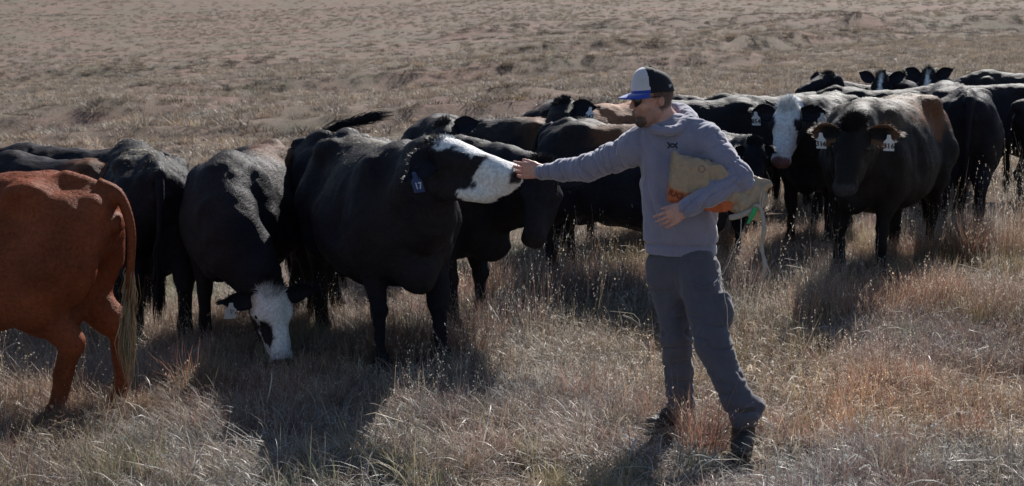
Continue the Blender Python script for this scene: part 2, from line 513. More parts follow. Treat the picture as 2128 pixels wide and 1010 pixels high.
    for (b, e, ra, rm, rb, bx) in ((B1, E1, .115, .09, .075, A(.14, 0, .0)), (B2, E2, .20, .145, .09, A(.14, 0, 0)), (B3, E3, .14, .105, .065, A(.10, 0, -.02))):
        m1 = b + bx + (e - b) * .25; m2 = e - f * .02 + (b - e) * .30
        F.chain([b, m1, m2, e], [ra, (ra + rm) / 2, rm, rb], .07, 5)
    # head
    ax = np.array([f, r_, u])
    F.ell(H(.02, 0, -.01), (.06, .085, .06), .05, ax)
    F.ell(H(.11, 0, -.05), (.145, .112, .105), .05, ax)
    F.cone(H(.12, 0, -.06), H(.41, 0, -.075), .092, .066, .04)
    F.cone(H(.10, .03, .005), H(.42, .015, -.035), .055, .047, .04); F.cone(H(.10, -.03, .005), H(.42, -.015, -.035), .055, .047, .04)
    for sd in (1, -1):
        F.ell(H(.165, sd * .093, -.015), (.05, .032, .035), .03, ax)
        F.cone(H(.11, sd * .055, -.145 - jaw), H(.36, sd * .028, -.135 - jaw * .8), .07, .045, .05)
        F.ell(H(.475, sd * .036, -.045), (.05, .04, .045), .03, ax)
    F.ell(H(.46, 0, -.065), (.068, .077, .068), .03, ax)
    F.ell(H(.43, 0, -.135), (.062, .052, .035), .03, ax)
    F.cone(H(.53, .07, -.105), H(.40, .088, -.118), .010, .012, .012, sub=True); F.cone(H(.53, -.07, -.105), H(.40, -.088, -.118), .010, .012, .012, sub=True)
    for sd in (1, -1): F.ell(H(.525, sd * .045, -.04), (.02, .013, .02), .015, ax, sub=True)
    v, q = F.mesh(2)
    nn = vnormals(v, q)
    v = v + nn * (.015 * fbm(v * 4.6 + seed, 3, seed) + .004 * noise3(v * 17 + seed, seed + 5))[:, None]
    # colour
    hv = v - P; ha, hb, hc = hv @ f, hv @ r_, hv @ u
    inhead = ss(-.03, .02, ha) * (np.abs(hb) < .24) * (np.abs(hc + .06) < .24) * (np.linalg.norm(hv - f * .25, axis=1) < .42)
    j1 = .035 * fbm(v * 14, 2, seed + 2) + .022 * noise3(v * 60, seed)
    col = np.tile(base, (len(v), 1))
    col = col * (1 + .25 * fbm(v * 6, 2, seed + 8))[:, None]
    dm = np.clip(.5 + .9 * fbm(v * 2.6, 3, seed + 31), 0, 1) * .55 + .45 * ss(.3, .9, nn[:, 2]) * np.clip(.6 + fbm(v * 7, 2, seed + 33), 0, 1)
    if base[0] < .05: col = col * (1 - dm[:, None]) + (base * .8 + A(.021, .0145, .010)) * dm[:, None]
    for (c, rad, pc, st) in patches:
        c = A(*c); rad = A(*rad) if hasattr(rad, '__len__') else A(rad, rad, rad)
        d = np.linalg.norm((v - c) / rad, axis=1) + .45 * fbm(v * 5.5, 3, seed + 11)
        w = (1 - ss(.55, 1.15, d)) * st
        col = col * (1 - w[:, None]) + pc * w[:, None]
    w = None
    if face == 'stretch':         # white blaze and muzzle, big black eye patch
        w = np.maximum(ss(.295, .315, ha + j1 * .8 - .25 * (hc + .05)), ss(.018, .032, hc + j1 * .6 + .0 * ha) * ss(.05, .08, ha + j1))
        w = np.maximum(w, ss(-.15, -.17, hc + j1 * .3) * ss(.235, .25, ha + j1))
    elif face == 'patch':         # white face with a dark ring round one eye
        e = np.linalg.norm(hv - (f * .29 - r_ * -.085 * 0 + r_ * patch_side * .105 - u * .03), axis=1)
        w = ss(-.012, .012, hc + .10 + j1 + .16 * ss(.2, .42, ha)) * ss(.02, .05, ha + j1)
        w = w * ss(.082, .092, e + j1 * .4) 
    elif face == 'full':
        w = ss(.0, .014, .125 - .045 * np.exp(-((ha - .175) / .06) ** 2) + .05 * ss(.22, .32, ha) - np.abs(hb) + j1 * .35) * ss(-.10, -.07, hc + j1 * .5 + .2 * ss(.25, .4, ha)) * ss(-.17, -.14, ha)
        w = np.maximum(w, ss(.30, .34, ha + j1 * .6)); inhead = np.maximum(inhead, ss(-.17, -.14, ha) * (np.linalg.norm(hv, axis=1) < .19))
    elif face == 'blaze':
        w = ss(.0, .015, .036 - np.abs(hb) + j1 * .4) * ss(-.02, .0, hc) * ss(.02, .05, ha)
    if w is not None:
        w = (w * inhead)[:, None]; col = col * (1 - w) + WHITE * (1 + .06 * noise3(v * 30)[:, None]) * w
    mc = muzzle_col if muzzle_col is not None else A(.022, .020, .022)
    wm = (ss(muz_pad, muz_pad + .02, ha + j1 * .3 - .0 * np.abs(hb)) * ss(pad_low - .01, pad_low + .01, hc + j1 * .3) * ss(.085, .07, np.abs(hb)) * inhead)[:, None]
    col = col * (1 - wm) + mc * wm
    col = np.clip(col, .003, .8)
    mesh_obj('body', v, q, M_COAT, root, attr={'coat': col})
    # hair coat
    flow = np.tile(A(-1, 0, -.55), (len(v), 1))
    flow = flow * (1 - inhead[:, None]) + inhead[:, None] * (f - .3 * u)
    flow = flow + .5 * np.stack([fbm(v * 3, 2, 50), fbm(v * 3 + 9, 2, 51), fbm(v * 3 + 19, 2, 52)], 1)
    mask = np.where(wm[:, 0] > .3, 0, 1.0) * np.where(v[:, 2] < .16, .2, 1.0)
    cnt = int(fur * 1.5)
    if cnt:
        V, Fc, C = blades_on(v, q, nn, col, cnt, fur_len, .0042 / s, flow, .20, mask * (1 - .6 * inhead), seed)
        V2, F2, C2 = blades_on(v, q, nn, col, cnt // 5, fur_len * .42, .0030 / s, flow, .14, mask * inhead, seed + 3)
        V3 = [V, V2]; F3 = [Fc, F2 + len(V)]; C3 = [C, C2]
        pm = np.exp(-(np.linalg.norm((v - H(.015, 0, .035)) / A(1, 1, 1), axis=1) / .07) ** 2)
        pl, pcount = (poll_hair or (.06, cnt // 14))
        r3 = blades_on(v, q, nn, col, pcount, pl, .006, np.tile(-f * .7 + u * .4, (len(v), 1)) + .45 * rng.normal(size=v.shape), .6, (pm > .3) * pm, seed + 4, .8)
        if r3: F3.append(r3[1] + len(V) + len(V2)); V3.append(r3[0]); C3.append(r3[2])
        h = mesh_obj('coat_hair', np.vstack(V3), np.vstack(F3), M_FUR, root, smooth=False, attr={'coat': np.vstack(C3)})
        h['kind'] = 'stuff'
    if flecks:
        up_m = ss(.55, .85, nn[:, 2]) * (v[:, 2] > 1.05) * (1 - inhead) * (noise3(v * 3.2, seed + 21) > -.1)
        up_m = up_m * np.exp(-((v[:, 0] + .15) / .55) ** 2)
        rr = blades_on(v, q, nn, np.tile(A(.4, .35, .25), (len(v), 1)), flecks, .03, .005, rng.normal(size=v.shape), .15, up_m, seed + 9, 1.5)
        if rr:
            Vf = rr[0] + A(0, 0, .007); hk = mesh_obj('straw_fleck', Vf, rr[1], M_STRAW, root, smooth=False); hk['kind'] = 'stuff'
    # eyes
    for sd in (1, -1):
        c = H(.168, sd * .112, -.012); R = .021
        vs, fs = [], []
        for i in range(7):
            for k in range(10):
                th = math.pi * i / 6; ph = 2 * math.pi * k / 10
                vs.append(c + R * (math.sin(th) * math.cos(ph) * f + math.sin(th) * math.sin(ph) * r_ * .8 + math.cos(th) * u * .85))
        for i in range(6):
            for k in range(10):
                fs.append((i * 10 + k, i * 10 + (k + 1) % 10, (i + 1) * 10 + (k + 1) % 10, (i + 1) * 10 + k))
        mesh_obj('eye', vs, fs, M_EYE, root)
    # ears
    for sd in (1, -1):
        o = H(.035, sd * .10, -.03)
        d = nrm(r_ * sd - u * .12 - f * .06 + A(0, 0, -.12 + ear_spread)); d = nrm(d)
        nf = nrm(u * .55 + f * .55 - A(0, 0, .05)); nf = nrm(nf - d * (nf @ d)); wv = np.cross(nf, d)
        L, W = .215 * ear_len, .075 * ear_len ** .6
        nu, nv = 10, 9
        vs, cs = [], []
        for side in (0, 1):
            for i in range(nu + 1):
                t = i / nu
                wd = W * (.42 + .58 * math.sin(math.pi * min(1, t * .95 + .12)) ) * (1 - max(0, (t - .55) / .45) ** 2.2 * .93)
                for j in range(nv):
                    vv = -1 + 2 * j / (nv - 1)
                    cup = .045 * (vv * vv) * (1 - .5 * t) - .012 - .02 * t * t
                    p = o + d * L * t + wv * wd * vv + nf * (cup - side * (.012 * (1 - vv * vv) + .003))
                    vs.append(p)
                    cc = base * (1.0 if side else 1.6)
                    if ear_rim is not None: cc = cc * (1 - .9 * ss(.5, .95, max(abs(vv), t))) + ear_rim * .9 * ss(.5, .95, max(abs(vv), t))
                    cs.append(cc)
        fs = []
        M = (nu + 1) * nv
        for i in range(nu):
            for j in range(nv - 1):
                a = i * nv + j
                fs.append((a, a + 1, a + nv + 1, a + nv)); fs.append((M + a + 1, M + a, M + a + nv, M + a + nv + 1))
            fs.append((i * nv, (i + 1) * nv, M + (i + 1) * nv, M + i * nv)); k = i * nv + nv - 1
            fs.append((k + nv, k, M + k, M + k + nv))
        for j in range(nv - 1):
            a = nu * nv + j; fs.append((a, a + 1, M + a + 1, M + a))
        ear = mesh_obj('ear', vs, fs, M_COAT, root, attr={'coat': cs})
        # fringe of hair
        vs = np.array(vs); ring = [nu * nv + j for j in range(nv)] + [i * nv for i in range(3, nu)] + [i * nv + nv - 1 for i in range(3, nu)] + [i * nv + nv // 2 for i in range(2, nu)]
        hv_, hf_, hc_ = [], [], []
        rr = random.Random(seed * 3 + sd)
        for _ in range(360 if fur > 6000 else 120):
            a = rr.choice(ring); p = vs[a] + A(rr.gauss(0, .008), rr.gauss(0, .008), rr.gauss(0, .008))
            dirn = nrm(vs[a] - (o + d * L * .45) + d * .04 + nf * rr.uniform(-.03, .05) + A(rr.gauss(0, .03), rr.gauss(0, .03), rr.gauss(0, .03)))
            sv = nrm(np.cross(dirn, A(.3, .5, .8))) * .0022
            b0 = len(hv_); hv_ += [p - sv, p + sv, p + dirn * rr.uniform(.012, .028)]; hf_.append((b0, b0 + 1, b0 + 2))
            c0 = np.array(cs[a]) * rr.uniform(.8, 1.4); hc_ += [c0, c0, c0]
        eh = mesh_obj('ear_hair', hv_, np.array(hf_), M_FUR, ear, smooth=False, attr={'coat': hc_}); eh['kind'] = 'stuff'
        for (tsd, txt, m_t, m_i, tt) in tags:
            if tsd != sd: continue
            c = o + d * L * tt - wv * 0 + nf * .012
            dn = A(0, 0, -1.0) if abs(wv[2]) > .25 else nrm(A(0, 0, -1) + .5 * wv)
            dn = nrm(dn - nf * (dn @ nf)); rt = np.cross(dn, nf)
            hw, hh = .037 / s, .043 / s
            oc = c + dn * .074 / s
            sh = [(-hw, hh), (hw, hh), (hw, -hh * .55), (hw * .45, -hh * 1.05), (hw * .32, -hh * 1.75), (-hw * .32, -hh * 1.75), (-hw * .45, -hh * 1.05), (-hw, -hh * .55)]
            tv = [oc + rt * a + dn * b + nf * .0025 for a, b in sh] + [oc + rt * a + dn * b - nf * .0015 for a, b in sh]
            k = len(sh)
            tf = [tuple(range(k)), tuple(range(2 * k - 1, k - 1, -1))] + [(i, k + i, k + (i + 1) % k, (i + 1) % k) for i in range(k)]
            tg = mesh_obj('ear_tag', tv, tf, m_t, root, smooth=False)
            if not txt: continue
            tx = text_mesh('tag_number', txt, .052 / s, m_i)
            tx.parent = tg
            xx = rt if np.dot(np.cross(rt, -dn), nf) > 0 else -rt
            basis(tx, oc + nf * .0042 + dn * .008, xx, -dn, nf)
    # tail
    if back_tail is not None: tp = [loc(p) if len(p) == 3 else None for p in back_tail]; tp = [A(-.76, 0, 1.24), A(-.86, 0, 1.22)] + tp
    elif tail == 'hang': tp = [A(-.74, 0, 1.25), A(-.85, .0, 1.20), A(-.91, .01, 1.02), A(-.90, .02, .80), A(-.885, .03, .58), A(-.88, .035, .42)]
    else: tp = None
    if tp is not None:
        C = catmull(tp, 22); rad = np.interp(np.linspace(0, 1, 23), [0, .12, .5, 1], [.042, .034, .023, .014])
        tv, tf = tube(C, rad, 8)
        tc = np.tile(base, (len(tv), 1))
        tl = mesh_obj('tail', tv, tf, M_COAT, root, attr={'coat': tc})
        rr = np.random.default_rng(seed + 77)
        n_t = 700; tcol = base if tail_col is None else tail_col
        tpos = rr.uniform(.58, 1, n_t); ci = tpos * 22; i0 = np.clip(ci.astype(int), 0, 21); fr = (ci - i0)[:, None]
        p0 = C[i0] * (1 - fr) + C[i0 + 1] * fr; dd = C[i0 + 1] - C[i0]; dd /= np.linalg.norm(dd, axis=1)[:, None]
        off = rr.normal(0, .012, (n_t, 3)); p0 = p0 + off
        Lh = rr.uniform(.08, .24, n_t)[:, None]
        side = np.cross(dd, rr.normal(size=(n_t, 3))); side /= np.linalg.norm(side, axis=1)[:, None]
        spread = rr.normal(0, .07, (n_t, 3))
        mid = p0 + (dd + spread * .8) * Lh * .5 + off * .6; tip = p0 + (dd + spread * .9) * Lh + A(0, 0, -.02)
        V = np.stack([p0 - side * .002, p0 + side * .002, mid + side * .0018, mid - side * .0018, tip], 1).reshape(-1, 3)
        b0 = np.arange(n_t)[:, None] * 5
        Ft = np.vstack([b0 + A(0, 1, 2).astype(int), b0 + A(0, 2, 3).astype(int), b0 + A(3, 2, 4).astype(int)])
        Ct = np.repeat(tcol * rr.uniform(.6, 1.35, n_t)[:, None], 5, 0)
        sw = mesh_obj('tail_switch', V, Ft, M_FUR, tl, smooth=False, attr={'coat': Ct}); sw['kind'] = 'stuff'
    return root
patch_side = 1

# ------------------------------------------------------------------ the pasture
def geo(a, step, grow, end):
    out = [a]
    while out[-1] < end: out.append(out[-1] + step); step *= grow
    return out
ys = list(np.arange(-12, 16, .16)) + geo(16, .17, 1.022, 900)
xp = list(np.arange(0, 7, .16)) + geo(7, .17, 1.035, 700)
xs = [-x for x in xp[:0:-1]] + xp
XX, YY = np.meshgrid(xs, ys)
ZZ = terrain(XX, YY)
nx, ny = len(xs), len(ys)
ii = np.arange(nx * ny).reshape(ny, nx)
qf = np.stack([ii[:-1, :-1].ravel(), ii[:-1, 1:].ravel(), ii[1:, 1:].ravel(), ii[1:, :-1].ravel()], 1)
ground = mesh_obj('pasture_ground', np.stack([XX.ravel(), YY.ravel(), ZZ.ravel()], 1), qf, M_SOIL)
ground['kind'] = 'structure'; ground['label'] = 'dry rolling pasture rising to a grassy hillside'

# ------------------------------------------------------------------ the herd
def gx_(px, Y): return float(spot(px, 520, Y)[0])
def pos(px, Y): return (gx_(px, Y), Y)
def fit(px, py, Y, hgt=1.315):
    p = spot(px, py, Y); return float((p[2] - tz(p[0], p[1])) / hgt)

D = math.radians

# red cow, rump and tail towards the man
make_cow('reddish brown cow at the left edge with a cream tail switch', (-2.95, 7.75), D(174), fit(80, 348, 7.75), base=RED, fur=26000, res=.017,
         poll=(-4.1, 7.7, 1.2), muz=(-4.5, 7.6, .8), feet=((0, 0), (0.1, 0), (.10, 0), (-.12, 0)), seed=1, tail_col=CREAM * .65,
         patches=[((-.78, .1, .75), (.14, .2, .35), RED * 1.25, .6), ((-.3, -.2, .62), (.25, .2, .08), CREAM * .8, .8), ((-.6, 0, 1.3), (.4, .2, .1), RED * 1.2, .5)])
# black cow behind the red one
make_cow('black cow with straw flecked rump behind the red cow', pos(300, 10.4), D(112), fit(310, 312, 9.7), fur=18000, res=.018, seed=2, flecks=420,
         poll=None, patches=[((-.2, 0, 1.3), (.5, .25, .12), A(.035, .03, .024), .7)], feet=((.1, 0), (-.05, 0), (.08, 0), (-.1, 0)))
make_cow('black cow with pale sheen on its back, farthest of those behind the red cow', pos(165, 12.0), D(175), fit(200, 300, 12.0), fur=6000, seed=3)
make_cow('black cow with rusty brown back patch between two black cows at left', pos(130, 10.9), D(155), fit(150, 326, 10.8), fur=6000, seed=4,
         patches=[((-.55, 0, 1.25), (.45, .4, .3), BROWN * 1.3, .9)])
# grazing cow
patch_side = 1
pl = spot(556, 590, 9.05)
make_cow('grazing black cow with lowered white face and a dark ring round its eye', pos(520, 10.0), D(-97), fit(500, 312, 9.6, 1.33), fur=24000, res=.017, seed=5,
         poll=tuple(spot(560, 598, 8.95)), muz=tuple(spot(588, 735, 8.80)), up=(.45, -1, .1), face='patch', flecks=120,
         patches=[((-.3, .1, 1.3), (.4, .25, .2), BROWN * 1.2, .9)], feet=((0.08, .08), (-.1, -.05), (0, 0), (0, 0)), tags=((1, '', M_TAG, M_INK, .7),), fat=1.05)
# the cow that is fed
make_cow('black cow stretching its white muzzle to the feeding hand', (-.85, 9.17), D(-66), fit(745, 284, 9.2, 1.33), fur=34000, res=.015, seed=6,
         jaw=.035, muz_pad=.485, poll_hair=(.03, 500), pad_low=-.07, poll=tuple(spot(906, 307, 8.12)), muz=tuple(spot(1088, 354, 7.86)), up=(.18, -.12, 1), face='stretch', flecks=160,
         patches=[((.0, 0, 1.33), (.55, .16, .1), A(.06, .05, .038), .75)], feet=((.02, .04), (-.03, 0), (0, .05), (-.12, 0)), tags=((1, '17', M_TAGB, M_WINK, .85),), fat=1.08, ear_spread=-.2)
# cow behind it, swishing its tail, head low behind the man's arm
make_cow('black cow swishing its tail up, head low under the outstretched arm', (-.78, 10.06), D(-26), fit(800, 270, 10.2, 1.36), fur=16000, res=.018, seed=7,
         ear_spread=.12, poll=tuple(spot(1128, 350, 9.2)), muz=tuple(spot(1108, 472, 8.98)), feet=((.05, 0), (-.02, 0), (0, 0), (0, 0)),
         back_tail=[spot(628, 325, 10.45), spot(646, 290, 10.45), spot(690, 268, 10.4), spot(735, 254, 10.35), spot(765, 246, 10.35)])
make_cow('grey black cow with a rusty back walking left behind the white muzzle', pos(1025, 12.6), D(170), fit(1040, 241, 12.5), fur=7000, seed=8,
         poll=tuple(spot(925, 266, 12.1)), muz=tuple(spot(905, 330, 11.7)), up=(-.5, -.6, .4),
         patches=[((-.5, 0, 1.25), (.35, .3, .22), BROWN * 1.5, .95), ((.0, .2, 1.2), (.35, .3, .25), DUST * .7, .8)])
make_cow('curly headed black cow with rust brown back and white tag, left of the cap', pos(1245, 13.4), D(205), fit(1260, 212, 13.2), fur=9000, seed=9,
         poll=tuple(spot(1172, 222, 12.6)), muz=tuple(spot(1130, 292, 12.2)), up=(-.6, -.6, .5), tags=((-1, '347', M_TAG, M_INK, .75),), poll_hair=(.05, 1500),
         patches=[((-.2, 0, 1.27), (.75, .4, .24), BROWN * 3.4, 1.0)])
make_cow('black cow with brown tinged back standing behind the man', (.92, 11.15), D(-34), fit(1240, 252, 11.3), fur=14000, res=.018, seed=10, fat=1.06,
         poll=tuple(spot(1478, 335, 10.35)), muz=tuple(spot(1462, 440, 10.1)), ear_len=.5, ear_spread=-.6,
         patches=[((.05, -.05, 1.27), (.5, .32, .2), BROWN * 1.3, .95), ((-.5, 0, 1.3), (.3, .2, .1), DUST * .8, .6)])
make_cow('smaller curly headed black cow with lowered face between the man and the white face', (1.83, 12.55), D(-97), fit(1590, 283, 12.5), fur=9000, seed=23,
         poll=tuple(spot(1568, 298, 11.45)), muz=tuple(spot(1572, 385, 11.2)), ear_len=.55, ear_spread=-.3, poll_hair=(.05, 1200))
make_cow('black cow with creased shoulder just right of the hooded man', pos(1440, 14.2), D(195), fit(1450, 203, 14.2), fur=7000, seed=11)
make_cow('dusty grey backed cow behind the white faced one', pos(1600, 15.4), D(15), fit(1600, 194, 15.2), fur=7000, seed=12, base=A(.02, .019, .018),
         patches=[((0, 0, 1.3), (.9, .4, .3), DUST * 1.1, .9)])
# white faced cow looking at the camera
make_cow('black cow with a full white face looking at the camera', (2.80, 13.1), D(-112), fit(1735, 187, 13.4, 1.32), fur=18000, res=.017, seed=13,
         poll=tuple(spot(1638, 222, 12.0)), muz=tuple(spot(1620, 340, 11.72)), face='full', muzzle_col=PINK * .75, poll_hair=(.06, 900), flecks=160,
         tags=((1, '854', M_TAG, M_INK, .78), (-1, '', M_TAG, M_INK, .8)), patches=[((-.2, 0, 1.25), (.8, .4, .28), DUST, .85)], ear_spread=.15)
make_cow('black cow with brown furred ears and two white tags reading 316', (2.97, 11.5), D(-124), fit(1940, 192, 12.0, 1.32), fur=24000, res=.017, seed=14, fat=1.06,
         poll=tuple(spot(1776, 262, 10.4)), muz=tuple(spot(1752, 390, 10.12)), muzzle_col=A(.05, .046, .052), ear_rim=A(.22, .12, .07), flecks=260, base=A(.0125, .0115, .0125),
         tags=((1, '316', M_TAG, M_INK, .62), (-1, '316', M_TAG, M_INK, .62)), patches=[((-.05, .08, 1.24), (.85, .42, .22), A(.085, .060, .042), .8), ((-.30, .18, 1.2), (.42, .34, .24), A(.15, .068, .036), .95)], ear_spread=.1)
# back row
make_cow('black cow with raised head in profile, leftmost of the back row', pos(1815, 17.4), D(172), fit(1815, 174, 17.4), fur=5000, seed=15,
         poll=tuple(spot(1722, 160, 16.9)), muz=tuple(spot(1640, 196, 16.6)), up=(.1, -.2, 1))
make_cow('far black cow with upturned ears and a thin white blaze, left of the blazed pair', pos(1862, 17.6), D(-80), fit(1862, 176, 17.6), fur=3000, seed=16,
         poll=tuple(spot(1833, 158, 16.6)), muz=tuple(spot(1826, 222, 16.35)), face='blaze', ear_spread=.6)
make_cow('far black cow half hidden between the two blazed faces', pos(1905, 19.8), D(-100), fit(1905, 172, 19.8), fur=2500, seed=17,
         poll=tuple(spot(1884, 154, 18.8)), muz=tuple(spot(1880, 205, 18.6)))
make_cow('far black cow with a white blaze and pricked ears, right of the blazed pair', pos(1960, 17.4), D(-100), fit(1960, 172, 17.4), fur=3000, seed=18,
         poll=tuple(spot(1930, 150, 16.4)), muz=tuple(spot(1922, 214, 16.2)), face='blaze', ear_spread=.6)
make_cow('black cow with sleek back between the white faced cow and the brown eared cow', pos(1830, 15.6), D(8), fit(1850, 182, 15.4), fur=6000, seed=19)
make_cow('black cow with its broad dark rump turned to the brown backed cow', (4.12, 13.63), D(82), fit(2020, 176, 13.4), fur=8000, seed=20)
make_cow('black cow filling the gap behind the broad dark rump at the right', (5.15, 15.9), D(176), fit(2060, 172, 15.9), fur=4000, seed=24)
make_cow('plain black cow behind the dusty grey backed one, seen between man and white face', (2.35, 16.6), D(165), fit(1520, 200, 16.6), fur=3000, seed=25)
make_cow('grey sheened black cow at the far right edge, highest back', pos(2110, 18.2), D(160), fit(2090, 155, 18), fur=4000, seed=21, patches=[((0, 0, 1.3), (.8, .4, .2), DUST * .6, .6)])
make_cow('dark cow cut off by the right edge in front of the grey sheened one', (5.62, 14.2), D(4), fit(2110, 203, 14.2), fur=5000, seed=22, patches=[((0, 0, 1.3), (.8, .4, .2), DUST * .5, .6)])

# ------------------------------------------------------------------ the man
MX, MY = 0.98, 7.25
MG = tz(MX, MY)
man = empty('person', (MX, MY, MG), 0, 1, category='person',
            label='man in cap, dark glasses and grey hooded sweatshirt reaching out to a cow')
ORG = A(MX, MY, MG)
def L(px, py, Y): return spot(px, py, Y) - ORG
def fill(F, a, b, ra, rb, k=.03): F.cone(a, b, ra, rb, k)

FD = nrm(A(-.955, -.26, -.13)); LT = nrm(np.cross(A(0, 0, 1), FD)); HU = np.cross(FD, LT)     # face direction, his left, up
HC = L(1355, 203, 7.25)
def h(f_, l_, u_): return HC + FD * f_ + LT * l_ + HU * u_
CHN = nrm(A(-.36, -.93, 0)); CHL = nrm(np.cross(A(0, 0, 1), CHN))                             # chest normal, his left
shR, elR, wrR = L(1326, 306, 7.32), L(1222, 349, 7.55), L(1128, 358, 7.76)
shL, elL, wrL = L(1466, 292, 7.19), L(1533, 374, 7.08), L(1428, 432, 6.965)
hipR, knR, anR = L(1388, 560, 7.31), L(1406, 704, 7.22), L(1414, 834, 7.24)
hipL, knL, anL = L(1450, 560, 7.18), L(1482, 716, 6.94), L(1546, 862, 6.79)
pelv, chest, neckb = L(1416, 520, 7.27), L(1402, 345, 7.26), L(1388, 262, 7.27)

B = Field((-1.08, -.66, -.05), (.68, .74, 1.80), .0052)
axh = np.array([FD, LT, HU])
B.ell(h(-.012, 0, .025), (.100, .076, .098), .02, axh)
B.ell(h(.034, 0, -.045), (.060, .061, .085), .03, axh)
for sd in (1, -1):
    B.cone(h(-.005, sd * .050, -.070), h(.070, sd * .016, -.112), .024, .018, .025)
    B.cone(h(.080, sd * .012, .020), h(.070, sd * .045, .016), .014, .012, .012)
    B.ell(h(.062, sd * .040, -.030), (.024, .022, .020), .02, axh)
    B.ell(h(-.018, sd * .080, -.012), (.017, .008, .030), .008, axh)
    B.ell(h(-.010, sd * .082, -.026), (.010, .006, .014), .006, axh)
    B.ell(h(.084, sd * .030, -.002), (.012, .017, .010), .012, axh, sub=True)
B.ell(h(.078, 0, -.112), (.020, .022, .018), .02, axh)
B.cone(h(.088, 0, .012), h(.113, 0, -.030), .010, .012, .012)
for sd in (1, -1): B.ell(h(.104, sd * .011, -.036), (.012, .008, .008), .008, axh)
B.ell(h(.088, 0, -.067), (.012, .024, .007), .008, axh); B.ell(h(.086, 0, -.081), (.012, .022, .007), .008, axh)
B.cone(h(.104, .026, -.074), h(.104, -.026, -.074), .003, .003, .004, sub=True)
B.cone(h(-.030, 0, -.06), neckb + A(0, .01, .0), .056, .064, .03)
B.cone(h(.02, 0, -.10), neckb + CHN * .03, .036, .045, .03)
# trunk and limbs under the clothes
B.cone(chest, pelv, .095, .095, .04); B.cone(shR, shL, .062, .062, .06); B.cone(neckb, chest, .06, .095, .05)
for a, b, c, r1, r2, r3 in ((shR, elR, wrR, .052, .042, .028), (shL, elL, wrL, .052, .044, .028)):
    B.cone(a, b, r1, r2, .02); B.cone(b, c, r2, r3, .015)
for a, b, c in ((hipR, knR, anR), (hipL, knL, anL)):
    B.cone(a, b, .085, .055, .04); B.cone(b, c, .052, .036, .02); B.cone(c, c + A(0, 0, -.08), .036, .036, .02)

def hand(wr, d, n, th, sc=1.0, curl=(.35, .4, .3), spread=.10, thumb=(.75, .55, .2), side_len=(.98, 1.0, .95, .8)):
    d = nrm(d); th = nrm(np.asarray(th) - d * np.dot(th, d)); n = np.cross(d, th) if np.dot(np.cross(d, th), n) > 0 else np.cross(th, d)
    G = Field(*[None] * 0) if False else None
    kn = [wr + d * .088 * sc * (1 - .04 * abs(i - 1)) + th * (.030 - .0205 * i) * sc for i in range(4)]
    for i in range(4):
        B.cone(wr + th * (.016 - .011 * i) * sc, kn[i], .0155 * sc, .0125 * sc, .014)
    B.cone(wr + n * .004, wr + d * .06 * sc + n * .008, .017 * sc, .014 * sc, .015)
    B.cone(wr + th * .018 * sc + n * .006, wr + d * .045 * sc + th * .03 * sc + n * .010, .015 * sc, .013 * sc, .012)
    for i in range(4):
        Lf = .082 * sc * side_len[i]
        dirn = nrm(d + th * spread * (1.5 - i) * .7); p = kn[i]; ang = 0
        for seg, fr, r0, r1 in ((0, .46, .0092, .0083), (1, .30, .0083, .0075), (2, .24, .0075, .0062)):
            ang += curl[seg] * (1 + .10 * i)
            q = p + (dirn * math.cos(ang) + n * math.sin(ang)) * Lf * fr
            B.cone(p, q, r0 * sc, r1 * sc, .0025); p = q
    p = wr + d * .035 * sc + th * .032 * sc + n * .008
    t1 = nrm(d * thumb[0] + th * thumb[1] + n * thumb[2]); q = p + t1 * .040 * sc
    B.cone(p, q, .0125 * sc, .0100 * sc, .008)
    t2 = nrm(t1 + d * .35 + n * .12); B.cone(q, q + t2 * .030 * sc, .0100 * sc, .0078 * sc, .003)
# right hand: open palm held to the muzzle; left hand hangs relaxed below the sack
wr2 = L(1124, 356, 7.77)
hand(wr2, A(-.92, .38, .03), A(.3, .9, 0), A(.02, -.05, 1), 1.12, (.15, .40, .35), .05, (.95, .22, .25))
hand(wrL, A(-.80, -.05, -.45), A(.1, .80, -.3), A(-.35, .05, .9), 1.06, (.30, .38, .28), .07, (.97, .28, .2))
bv, bq = B.mesh(1)
bn = vnormals(bv, bq)
hv = bv - HC; hf, hl, hu = hv @ FD, hv @ LT, hv @ HU
SKIN = A(.56, .30, .235)
bc = np.tile(SKIN, (len(bv), 1)) * (1 + .10 * fbm(bv * 30, 2, 4))[:, None]
red = np.exp(-(np.linalg.norm(hv - (FD * .10 - HU * .03), axis=1) / .03) ** 2) + np.exp(-(np.linalg.norm(hv - (FD * -.015 + LT * .08 - HU * .01), axis=1) / .035) ** 2)
bc = bc * (1 - .35 * red[:, None]) + A(.40, .12, .09) * .35 * red[:, None]
hj = .008 * fbm(bv * 60, 2, 9)
HAIR = A(.035, .024, .018)
hairm = ss(-.012, -.030, hf + hj - .0 + .25 * np.minimum(0, hu + .0)) * ss(-.075, -.05, hu + hj + .35 * (hf + .03)) * (np.linalg.norm(hv, axis=1) < .16) * ss(.075, .07, np.abs(hl) - .010 * (hf < -.03))
hairm = np.maximum(hairm, ss(.028, .018, hf + hj) * ss(-.005, .012, hu + hj) * (np.linalg.norm(hv, axis=1) < .16))
beard = ss(-.066, -.080, hu + hj + .15 * np.abs(hl)) * ss(.055, .072, hf + hj) * (np.linalg.norm(hv, axis=1) < .18) * ss(-.150, -.14, hu)
lip = np.exp(-((hu + .074) / .010) ** 2 - (hl / .022) ** 2) * (hf > .07)
beard = np.clip(beard - lip, 0, 1)
stub = ss(-.035, -.06, hu + hj) * ss(-.02, .02, hf) * (np.linalg.norm(hv, axis=1) < .17) * ss(-.15, -.12, hu) * .35
